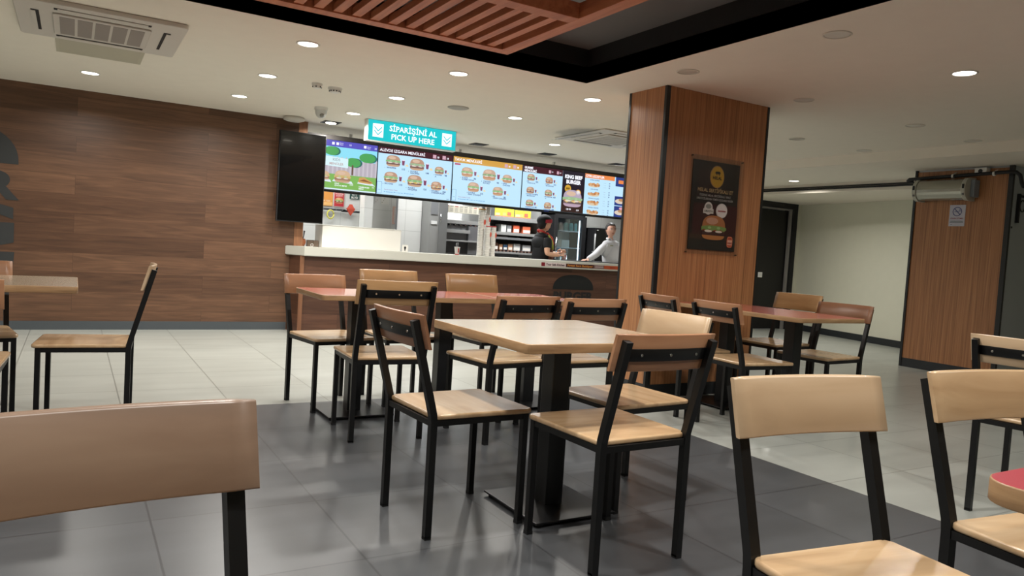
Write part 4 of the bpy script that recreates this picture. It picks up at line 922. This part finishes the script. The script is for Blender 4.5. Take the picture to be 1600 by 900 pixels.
m = MB(); m.tube([(mx_-.005+.066*math.cos(a), my_+.07*math.sin(a), 1.335-.03*math.cos(a)) for a in [math.radians(t_) for t_ in range(0, 361, 20)]], .014, M('#c23a30', .7), 8, False)
for yy in (-1, 1): m.tube([(mx_+.03, my_+yy*.075, 1.33), (mx_+.10, my_+yy*.10, 1.26), (mx_+.145, my_+yy*.09, 1.17)], [.014, .02, .012], M('#c23a30', .7), 8)
tag(m.build('collar', man), 'red collar')
for yy in (-1, 1):
    m = MB(); m.tube([(mx_+.03, my_+yy*.118, 1.30), (mx_+.085, my_+yy*.128, 1.21), (mx_+.115, my_+yy*.12, 1.10)], [.01, .02, .02], M('#a8b048', .7), 8)
    tag(m.build('shirt_stripe', man), 'yellow green stripe')
def apf(v): return Vector((max(v.x, .0), v.y, v.z))
m = MB(); m.ball((mx_+.04, my_, .98), (.145, .15, .25), M('#6a3a28', .7), 20, 14, apf); tag(m.build('apron', man), 'brown apron')
paper_cup(mx_+.31, my_-.135, CT+.014, 'white and red cup in the hands of the capped worker', .034, .08, False)
# woman in white shirt
wx, wy = 7.05, 9.05
wom = thing('person', 'person in a white shirt with dark tied hair leaning one hand on the counter', 'person', (wx, wy, 0))
J = {'pel': (wx+.05, wy, .86, .12, .10), 'sp': (wx+.03, wy, 1.0, .105, .095), 'ch': (wx, wy, 1.17, .12, .10), 'nk0': (wx-.01, wy, 1.265, .06), 'nk': (wx-.015, wy-.005, 1.32, .04), 'nk2': (wx-.02, wy-.01, 1.37, .04),
     'shr': (wx-.14, wy-.03, 1.20, .05), 'elr': (wx-.34, wy-.09, 1.06, .038), 'wrr': (wx-.57, wy-.22, .985, .024),
     'shl': (wx+.155, wy+.0, 1.20, .05), 'ell': (wx+.27, wy+.02, 1.02, .038), 'wrl': (wx+.30, wy-.16, .985, .024),
     'hr': (wx-.04, wy, .80, .085), 'kr': (wx-.03, wy-.02, .45, .055), 'ar': (wx-.03, wy+.01, .08, .036), 'fr': (wx-.04, wy-.11, .035, .03),
     'hl': (wx+.14, wy, .80, .085), 'kl': (wx+.14, wy-.02, .45, .055), 'al': (wx+.14, wy+.01, .08, .036), 'fl': (wx+.14, wy-.11, .035, .03)}
m = MB(); m.add_mesh(skin_mesh(J, Ed, 2), SK2); head_geo(m, (wx-.03, wy-.025, 1.445), math.radians(-12), SK2, 0, .95)
hand_geo(m, J['wrr'][:3], (-1, -.25, -.12), (0, 0, -1), SK2, .2, .95, -1); hand_geo(m, J['wrl'][:3], (.3, -1, -.1), (0, 0, -1), SK2, .3, .95, 1); m.build('body', wom)
SH = M('#c3c3c6', .8, name='white_cotton'); m = MB(); K = grow(J, ['pel', 'sp', 'ch', 'nk0', 'shr', 'elr', 'wrr', 'shl', 'ell', 'wrl'], .018); K['nk0'] = (wx-.01, wy, 1.285, .068, .068)
m.add_mesh(skin_mesh(K, chain('pel', 'sp', 'ch', 'nk0')+chain('ch', 'shr', 'elr', 'wrr')+chain('ch', 'shl', 'ell', 'wrl'), 2), SH); m.ball((wx-.0, wy+.0, 1.245), (.145, .09, .06), SH, 16, 10); m.ball((wx+.03, wy, 1.05), (.155, .12, .22), SH, 20, 14); m.ball((wx-.12, wy-.03, 1.14), (.075, .08, .10), SH, 16, 10); m.build('shirt', wom)
m = MB()
for q in (-1, 1): m.faces([(wx-.015, wy-.085, 1.255), (wx-.015+q*.07, wy-.06, 1.33), (wx-.015+q*.035, wy-.055, 1.335), (wx-.015+q*.01, wy-.08, 1.29)], [(0, 1, 2, 3)], M('#d6d6d8', .8)); m.faces([(wx-.015, wy-.082, 1.255), (wx-.015+q*.07, wy-.057, 1.33), (wx-.015+q*.035, wy-.052, 1.335), (wx-.015+q*.01, wy-.077, 1.29)], [(3, 2, 1, 0)], M('#d6d6d8', .8))
m.tube([(wx-.015+.058*math.cos(a), wy-.01+.055*math.sin(a), 1.315+.01*math.sin(a)) for a in [math.radians(t_) for t_ in range(-40, 221, 20)]], .015, M('#d6d6d8', .8), 8); m.build('collar', wom)
m = MB(); m.box(wx-.1, wx-.045, wy-.127, wy-.121, 1.205, 1.222, M('#8a8a6a', .5)); tag(m.build('name_badge', wom), 'small name badge')
m = MB(); K = grow(J, ['pel', 'hr', 'kr', 'ar', 'hl', 'kl', 'al'], .013); m.add_mesh(skin_mesh(K, chain('pel', 'hr', 'kr', 'ar')+chain('pel', 'hl', 'kl', 'al'), 2), BLK); m.build('trousers', wom)
m = MB()
for q in (-.03, .14): m.ball((wx+q, wy-.04, .04), (.045, .12, .04), BLK, 14, 8)
m.build('shoes', wom)
def hairf(v):
    if (v.y < -.03 and v.z < .068) or (v.y < .035 and v.z < -.005) or v.z < -.08: v = v*.72
    return Matrix.Rotation(math.radians(-12), 3, 'Z') @ v
m = MB(); m.ball((wx-.03, wy-.015, 1.455), (.084, .102, .112), M('#1e1614', .5), 36, 28, hairf)
m.tube([(wx-.01, wy+.08, 1.44), (wx+.03, wy+.1, 1.38), (wx+.06, wy+.07, 1.28)], [.035, .035, .015], M('#1e1614', .5), 10); m.build('hair', wom)

# ------------------------------------------------------------------ furniture
HW, HD, SZ, KZ = .1875, .1978, .4512, .4427
def make_chair(tall):
    tz, ly, wt, wb = (.8365, -.1083, .860, .730) if tall else (.7912, -.0942, .8129, .6876)
    t = thing('dining_chair', '', 'chair')
    yb = lambda z: -HD+ly*(z-KZ)/(tz-KZ)
    m = MB(); m.rr(0, .015, .405, .425, .028, SZ-.019, SZ, BEECH, .006, taper=.12); m.build('seat', t)
    w = .0235
    for s in (-1, 1):
        m = MB(); m.sqtube([(HD, 0.006), (HD, SZ-.02)], s*HW, w, BLACK); lg_ = m.build('leg', t)
        m = MB(); m.box(s*HW-w/2-.001, s*HW+w/2+.001, HD-w/2-.001, HD+w/2+.001, 0, .012, BLACKM); m.build('foot_cap', lg_)
    for s in (-1, 1):
        m = MB(); m.sqtube([(-HD, .006), (-HD, KZ-.02), (yb(KZ)-.003, KZ+.01), (yb(KZ+.04), KZ+.04), (yb(tz), tz)], s*HW, w+.002, BLACK); lg_ = m.build('back_post_leg', t)
        m = MB(); m.box(s*HW-w/2-.001, s*HW+w/2+.001, -HD-w/2-.001, -HD+w/2+.001, 0, .012, BLACKM); m.build('foot_cap', lg_)
    m = MB(); z0, z1 = SZ-.041, SZ-.0195
    m.box(-HW+w/2, HW-w/2, HD-.01, HD+.01, z0, z1, BLACK); m.box(-HW+w/2, HW-w/2, -HD-.01, -HD+.01, z0, z1, BLACK)
    for s in (-1, 1): m.box(s*HW-.01, s*HW+.01, -HD+w/2, HD-w/2, z0, z1, BLACK)
    m.build('seat_frame', t)
    # curved back panel in front of the posts
    def panel(m, x1, za, zb, off, th, mat, c, bev, N=10, zr=.0):
        vs = []; nx = N+1
        prof = [(za, 0), (za, .5), (za+bev, 1), (zb-bev, 1), (zb, .5), (zb, -.5), (zb-bev, -1), (za+bev, -1), (za, -.5)]
        prof = [(za, -.45), (za, .45), (za+bev*.4, .85), (za+bev, 1), (zb-bev, 1), (zb-bev*.4, .85), (zb, .45), (zb, -.45), (zb-bev*.4, -.85), (zb-bev, -1), (za+bev, -1), (za+bev*.4, -.85)]
        for i in range(nx):
            x = -x1+2*x1*i/N; cy_ = c*((x/x1)**2)
            ins = bev*.35 if i in (0, N) else 0
            xx = x
            for z, k in prof:
                zz = min(max(z, za+ins), zb-ins)
                vs.append((xx, yb(zz)+off+cy_+k*th/2*(1 if not ins else .6), zz))
        n = len(prof); fs = []
        for i in range(N):
            for k in range(n): fs.append((i*n+k, i*n+(k+1) % n, (i+1)*n+(k+1) % n, (i+1)*n+k))
        bv, fc = m.faces(vs, fs, mat, True)
        for b0, rv in ((0, False), (N*n, True)):
            ix = [bv[b0+k] for k in range(n)]
            f = m.bm.faces.new(ix[::-1] if rv else ix); f.material_index = m.mi(mat)
        bmesh.ops.recalc_face_normals(m.bm, faces=m.bm.faces[:])
    m = MB(); panel(m, .2157, wb, wt, .006, .020, BEECH_P, .021, .004, 12); bk = m.build('backrest', t)
    zc = (wb+wt)/2-.006
    m = MB(); panel(m, HW-.004, zc-.021, zc+.021, -.0085, .004, BLACK, .016, .001, 8); bar = m.build('back_bar', t)
    for x in (-.12, 0, .12):
        m = MB(); y = yb(zc)-.011+.016*((x/HW)**2); m.tube([(x, y, zc), (x, y-.003, zc)], .005, CHROME, 10); m.build('screw', bar)
    return t
CH = {'A': (1.31, 2.586, -1.524), 'B': (1.688, 2.107, .02), 'C': (1.399, .82, 3.012), 'D': (.055, .831, 3.26), 'E': (2.062, .781, 3.02), 'F': (3.769, 1.632, -1.45),
      'G': (2.137, 2.555, 1.622), 'H': (1.476, 3.892, -.075), 'I': (1.428, 4.643, 3.299), 'J': (1.926, 4.67, 3.171), 'K': (2.52, 4.524, 3.219), 'L': (2.102, 3.678, .115),
      'M': (2.53, 3.616, .015), 'N': (3.752, 3.867, -1.673), 'O': (3.756, 3.342, -1.649), 'P': (4.76, 3.965, 1.60), 'Q': (4.638, 3.445, 1.637), 'R': (.08, 4.461, 1.473),
      'S': (-.471, 4.848, 3.291), 'T': (-.442, 3.851, -.023)}
LAB = {'A': ('wooden chair turned left, on the left side of the wood topped centre table', 'chairs around the centre table'),
 'B': ('chair seen from behind, directly in front of the centre table', 'chairs around the centre table'),
 'G': ('wooden chair with pale backrest on the right side of the centre table', 'chairs around the centre table'),
 'C': ('large foreground chair at lower right, its pale backrest facing the camera', 'foreground chairs'),
 'D': ('nearest foreground chair at lower left, only its big backrest and a post showing', 'foreground chairs'),
 'E': ('chair at the right edge, its seat pushed under the red topped table', 'foreground chairs'),
 'F': ('chair seen from behind at the right edge, in front of the pier', 'foreground chairs'),
 'H': ('tall chair seen from behind at the left of the long coral table', 'chairs at the coral tables'),
 'I': ('leftmost chair on the counter side of the coral table, facing the camera', 'chairs at the coral tables'),
 'J': ('chair on the counter side of the coral table, half hidden behind the tall chair', 'chairs at the coral tables'),
 'K': ('chair on the counter side, nearest the middle of the counter front', 'chairs at the coral tables'),
 'L': ('chair seen from behind, left of two behind the centre table', 'chairs at the coral tables'),
 'M': ('chair seen from behind, right of two behind the centre table', 'chairs at the coral tables'),
 'N': ('farther chair with its back to the camera, directly before the column', 'chairs at the table by the column'),
 'O': ('nearer chair with its back to the camera, left of the table by the column', 'chairs at the table by the column'),
 'P': ('farther chair facing left at the table by the column, before the black door', 'chairs at the table by the column'),
 'Q': ('nearer chair facing left at the table by the column, before the pale wall', 'chairs at the table by the column'),
 'R': ('chair in side view with slanting back, right end of the left wooden table', 'chairs at the left table'),
 'S': ('chair behind the left wooden table, cut by the left edge', 'chairs at the left table'),
 'T': ('chair in front of the left wooden table, only a seat corner showing', 'chairs at the left table')}
CHO = {}; std = make_chair(False); tal = make_chair(True); us = ut = False
for k, (x, y, a) in CH.items():
    l, g = LAB[k]
    if k in 'HJKR':
        if not ut: o = tal; ut = True; o.location = (x, y, 0); o.rotation_euler.z = a; o['label'] = l; o['group'] = g
        else: o = dup(tal, (x, y, 0), a, l, g)
    else:
        if not us: o = std; us = True; o.location = (x, y, 0); o.rotation_euler.z = a; o['label'] = l; o['group'] = g
        else: o = dup(std, (x, y, 0), a, l, g)
    CHO[k] = o
BACK = {'A': BEECH_D, 'B': BEECH_P, 'C': BEECH_L, 'D': BEECH_G, 'E': BEECH, 'F': BEECH_L, 'G': BEECH_L, 'H': BEECH_Y, 'I': BEECH_P, 'J': BEECH_Y, 'K': BEECH_Y, 'L': BEECH_P,
        'M': BEECH_P, 'N': BEECH_P, 'O': BEECH_P, 'P': BEECH_Y, 'Q': BEECH_D, 'R': BEECH_L, 'S': BEECH_P, 'T': BEECH_P}
for k, o in CHO.items():
    for c in o.children:
        if c.name.startswith('backrest'): c.material_slots[0].link = 'OBJECT'; c.material_slots[0].material = BACK[k]
    if k == 'P': o.scale.z = 1.043
TZ = .744
def table(x0, x1, y0, y1, peds, top, edge, label, plate=(.40, .40), r=.03, th=.03, name='dining_table'):
    t = thing(name, label, 'table', ((x0+x1)/2, (y0+y1)/2, 0), 0, 'square pedestal tables')
    m = MB(); m.rr((x0+x1)/2, (y0+y1)/2, x1-x0, y1-y0, r, TZ-th, TZ, edge, .0025, top, 6); m.build('tabletop', t)
    for px, py in peds:
        m = MB(); m.box(px-.042, px+.042, py-.042, py+.042, .02, TZ-th-.006, DARKP, .004); m.build('pedestal', t)
        m = MB(); m.box(px-plate[0]/2, px+plate[0]/2, py-plate[1]/2, py+plate[1]/2, .014, .022, M('#1c1c1e', .3, .3), .002)
        for sx in (-1, 1):
            for sy in (-1, 1): m.lathe([(.02, 0), (.02, .012), (.012, .014)], (px+sx*(plate[0]/2-.03), py+sy*(plate[1]/2-.03), 0), BLACKM, 12)
        m.build('base_plate', t)
        m = MB(); m.box(px-.15, px+.15, py-.13, py+.13, TZ-th-.006, TZ-th-.0005, BLACKM); m.build('mounting_plate', t)
    return t
table(1.315, 2.06, 2.095, 2.86, [(1.735, 2.53)], TOPWOOD, EDGEWOOD, 'square wood topped pedestal table in the middle of the room', (.38, .42), .02, .034)
table(1.185, 2.33, 4.03, 4.62, [(1.50, 4.38), (2.08, 4.36)], PINK, EDGEWOOD, 'long coral topped table in front of the serving counter')
table(2.345, 2.93, 4.0, 4.60, [(2.72, 4.33)], PINK, EDGEWOOD, 'smaller coral table adjoining the long one, behind the centre table')
table(3.89, 4.54, 3.04, 4.26, [(4.215, 3.35), (4.23, 3.95)], PINK, EDGEWOOD, 'long coral topped table standing against the square column')
table(-.9, .027, 4.2, 4.95, [(-.45, 4.55)], TOPWOOD, EDGEWOOD, 'wood topped table at the left edge before the plank wall', (.4, .4), .02, .034)
table(1.235, 2.5, -.1, .62, [(1.75, .2)], RED, EDGEWOOD, 'red topped table with wooden edge at the lower right corner', (.4, .4), .06, .036)
table(3.885, 4.6, 1.33, 2.0, [(4.24, 1.66)], RED, EDGEWOOD, 'red topped table behind the chair at the right edge')

# ------------------------------------------------------------------ right pier fittings
t = thing('air_heater', 'rounded silver heater mounted high on the wood clad pier', 'heater', (8.2, 4.68, 2.0))
m = MB(); n = 12; y0, y1 = 4.45, 4.95; prof = [(8.27, 2.12)]+[(8.16+.0-.09*math.sin(a), 2.0+.11*math.cos(a)) for a in [PI*i/n for i in range(n+1)]]+[(8.27, 1.89)]
vs = [(x, y0, z) for x, z in prof]+[(x, y1, z) for x, z in prof]; k = len(prof)
m.faces(vs, [(i, i+1, k+i+1, k+i) for i in range(k-1)]+[tuple(range(k))[::-1], tuple(range(k, 2*k))], M('#a8a79c', .25, .75)); m.build('cover', t)
for ya, yb_ in ((4.41, 4.452), (4.948, 4.985)):
    m = MB(); p2 = [(8.27, 2.13)]+[(8.16-.1*math.sin(a), 2.0+.12*math.cos(a)) for a in [PI*i/n for i in range(n+1)]]+[(8.27, 1.88)]
    vs = [(x, ya, z) for x, z in p2]+[(x, yb_, z) for x, z in p2]; m.faces(vs, [(i, i+1, k+i+1, k+i) for i in range(k-1)]+[tuple(range(k))[::-1], tuple(range(k, 2*k))], M('#b9b8ac', .4))
    m.box(8.052, 8.062, ya+.008, ya+.026, 2.0, 2.045, BLACKM); m.box(8.06, 8.075, ya+.01, ya+.026, 1.93, 1.95, STEELD); m.build('end_cap', t)
m = MB(); m.box(8.17, 8.27, 4.37, 4.41, 1.92, 2.10, M('#8d96a0', .5), .004); m.build('junction_box', t)
plate = MB(); plate.box(8.274, 8.279, 4.497, 4.665, 1.615, 1.845, M('#c9c8d6', .5)); plate.art((8.2735, 4.665, 1.615), (0, -1, 0), (0, 0, 1), (-1, 0, 0))
bl = M('#4a4f86', .5); n = 24
for k in range(n):
    a, b_ = 2*PI*k/n, 2*PI*(k+1)/n; plate.poly([(.084+.05*math.cos(a), .158+.05*math.sin(a)), (.084+.05*math.cos(b_), .158+.05*math.sin(b_)), (.084+.042*math.cos(b_), .158+.042*math.sin(b_)), (.084+.042*math.cos(a), .158+.042*math.sin(a))][::1], bl, 1)
plate.poly([(.05, .188), (.112, .122), (.118, .128), (.056, .194)], bl, 2); plate.rect(.055, .152, .1, .163, M('#8a8fb0', .5), 1); plate.ell(.11, .17, .012, .014, M('#9a9fc0', .5), 1)
plate.text('SİGARA İÇİLMEZ', .084, .078, .018, M('#a04a58', .5), 1, 'CENTER', .02); plate.rect(.02, .052, .15, .057, M('#5a6a6a', .5), 1); plate.rect(.012, .04, .156, .046, M('#5a6a6a', .5), 1); plate.rect(.02, .018, .04, .021, M('#5a5a6a', .5), 1)
tag(plate.build('no_smoking_sign', loc=(8.277, 4.58, 1.73)), 'small white no smoking sign on the pier below the heater', 'sign')
m = MB(); px = 8.2
m.tube([(8.27, 5.11, 2.13), (px+.02, 5.14, 2.13), (px, 5.11, 2.14), (px, 4.9, 2.145), (px, 4.06, 2.165), (px, 3.99, 2.16), (px+.02, 3.96, 2.13), (px+.04, 3.95, 2.06), (px+.08, 3.95, 2.02), (px+.3, 3.95, 2.02), (9.3, 3.95, 2.02)], .019, BLACKM, 12)
pp = tag(m.build('black_pipe', loc=(px, 4.6, 2.15)), 'thick black pipe crossing the top of the pier and bending at its right end', 'pipe')
m = MB(); m.tube([(8.93, 8.4, 2.17), (8.93, 2.5, 2.17)], .012, BLACKM, 10); m.tube([(8.93, 8.4, 2.195), (8.93, 2.5, 2.195)], .01, BLACKM, 10)
tag(m.build('black_conduit', loc=(8.93, 5, 2.18)), 'pair of thin black pipes running along the edge of the low soffit', 'pipe')
for nm, par, lst in (('pipe_clip', pp, ((px, 4.62, 2.15), (px, 4.2, 2.155))),):
    for x, y, z in lst:
        m = MB(); m.tube([(x, y-.01, z), (x, y+.01, z)], .024, WHITEP, 12); m.tube([(x, y, z+.02), (x+.06, y, z+.045)], .006, WHITEP, 6); m.build(nm, par)
m = MB(); m.box(8.2, 8.275, 4.28, 4.40, 2.16, 2.225, WHITEP, .003); m.tube([(8.195, 4.34, 2.19), (8.2, 4.34, 2.19)], .022, BLACKM, 14)
tag(m.build('socket_box', loc=(8.24, 4.34, 2.19)), 'small white socket box above the heater, beside the black pipe', 'socket')
t = thing('shelf_bracket', 'black curled metal bracket on the grey side of the pier', 'bracket', (8.45, 4.05, 1.8))
m = MB(); m.box(8.40, 8.43, 4.03, 4.058, 1.66, 1.96, BLACKM); m.box(8.43, 8.62, 4.035, 4.055, 1.93, 1.95, BLACKM); m.build('arms', t)
m = MB(); m.tube([(8.50+.05*math.cos(a), 4.045, 1.84+.06*math.sin(a)) for a in [math.radians(q) for q in range(60, 400, 20)]], .006, BLACKM, 8); m.build('scroll', t)
m = MB(); m.box(8.34, 8.36, 4.056, 4.06, 1.60, 1.62, BLACKM); m.build('wall_plug', t)
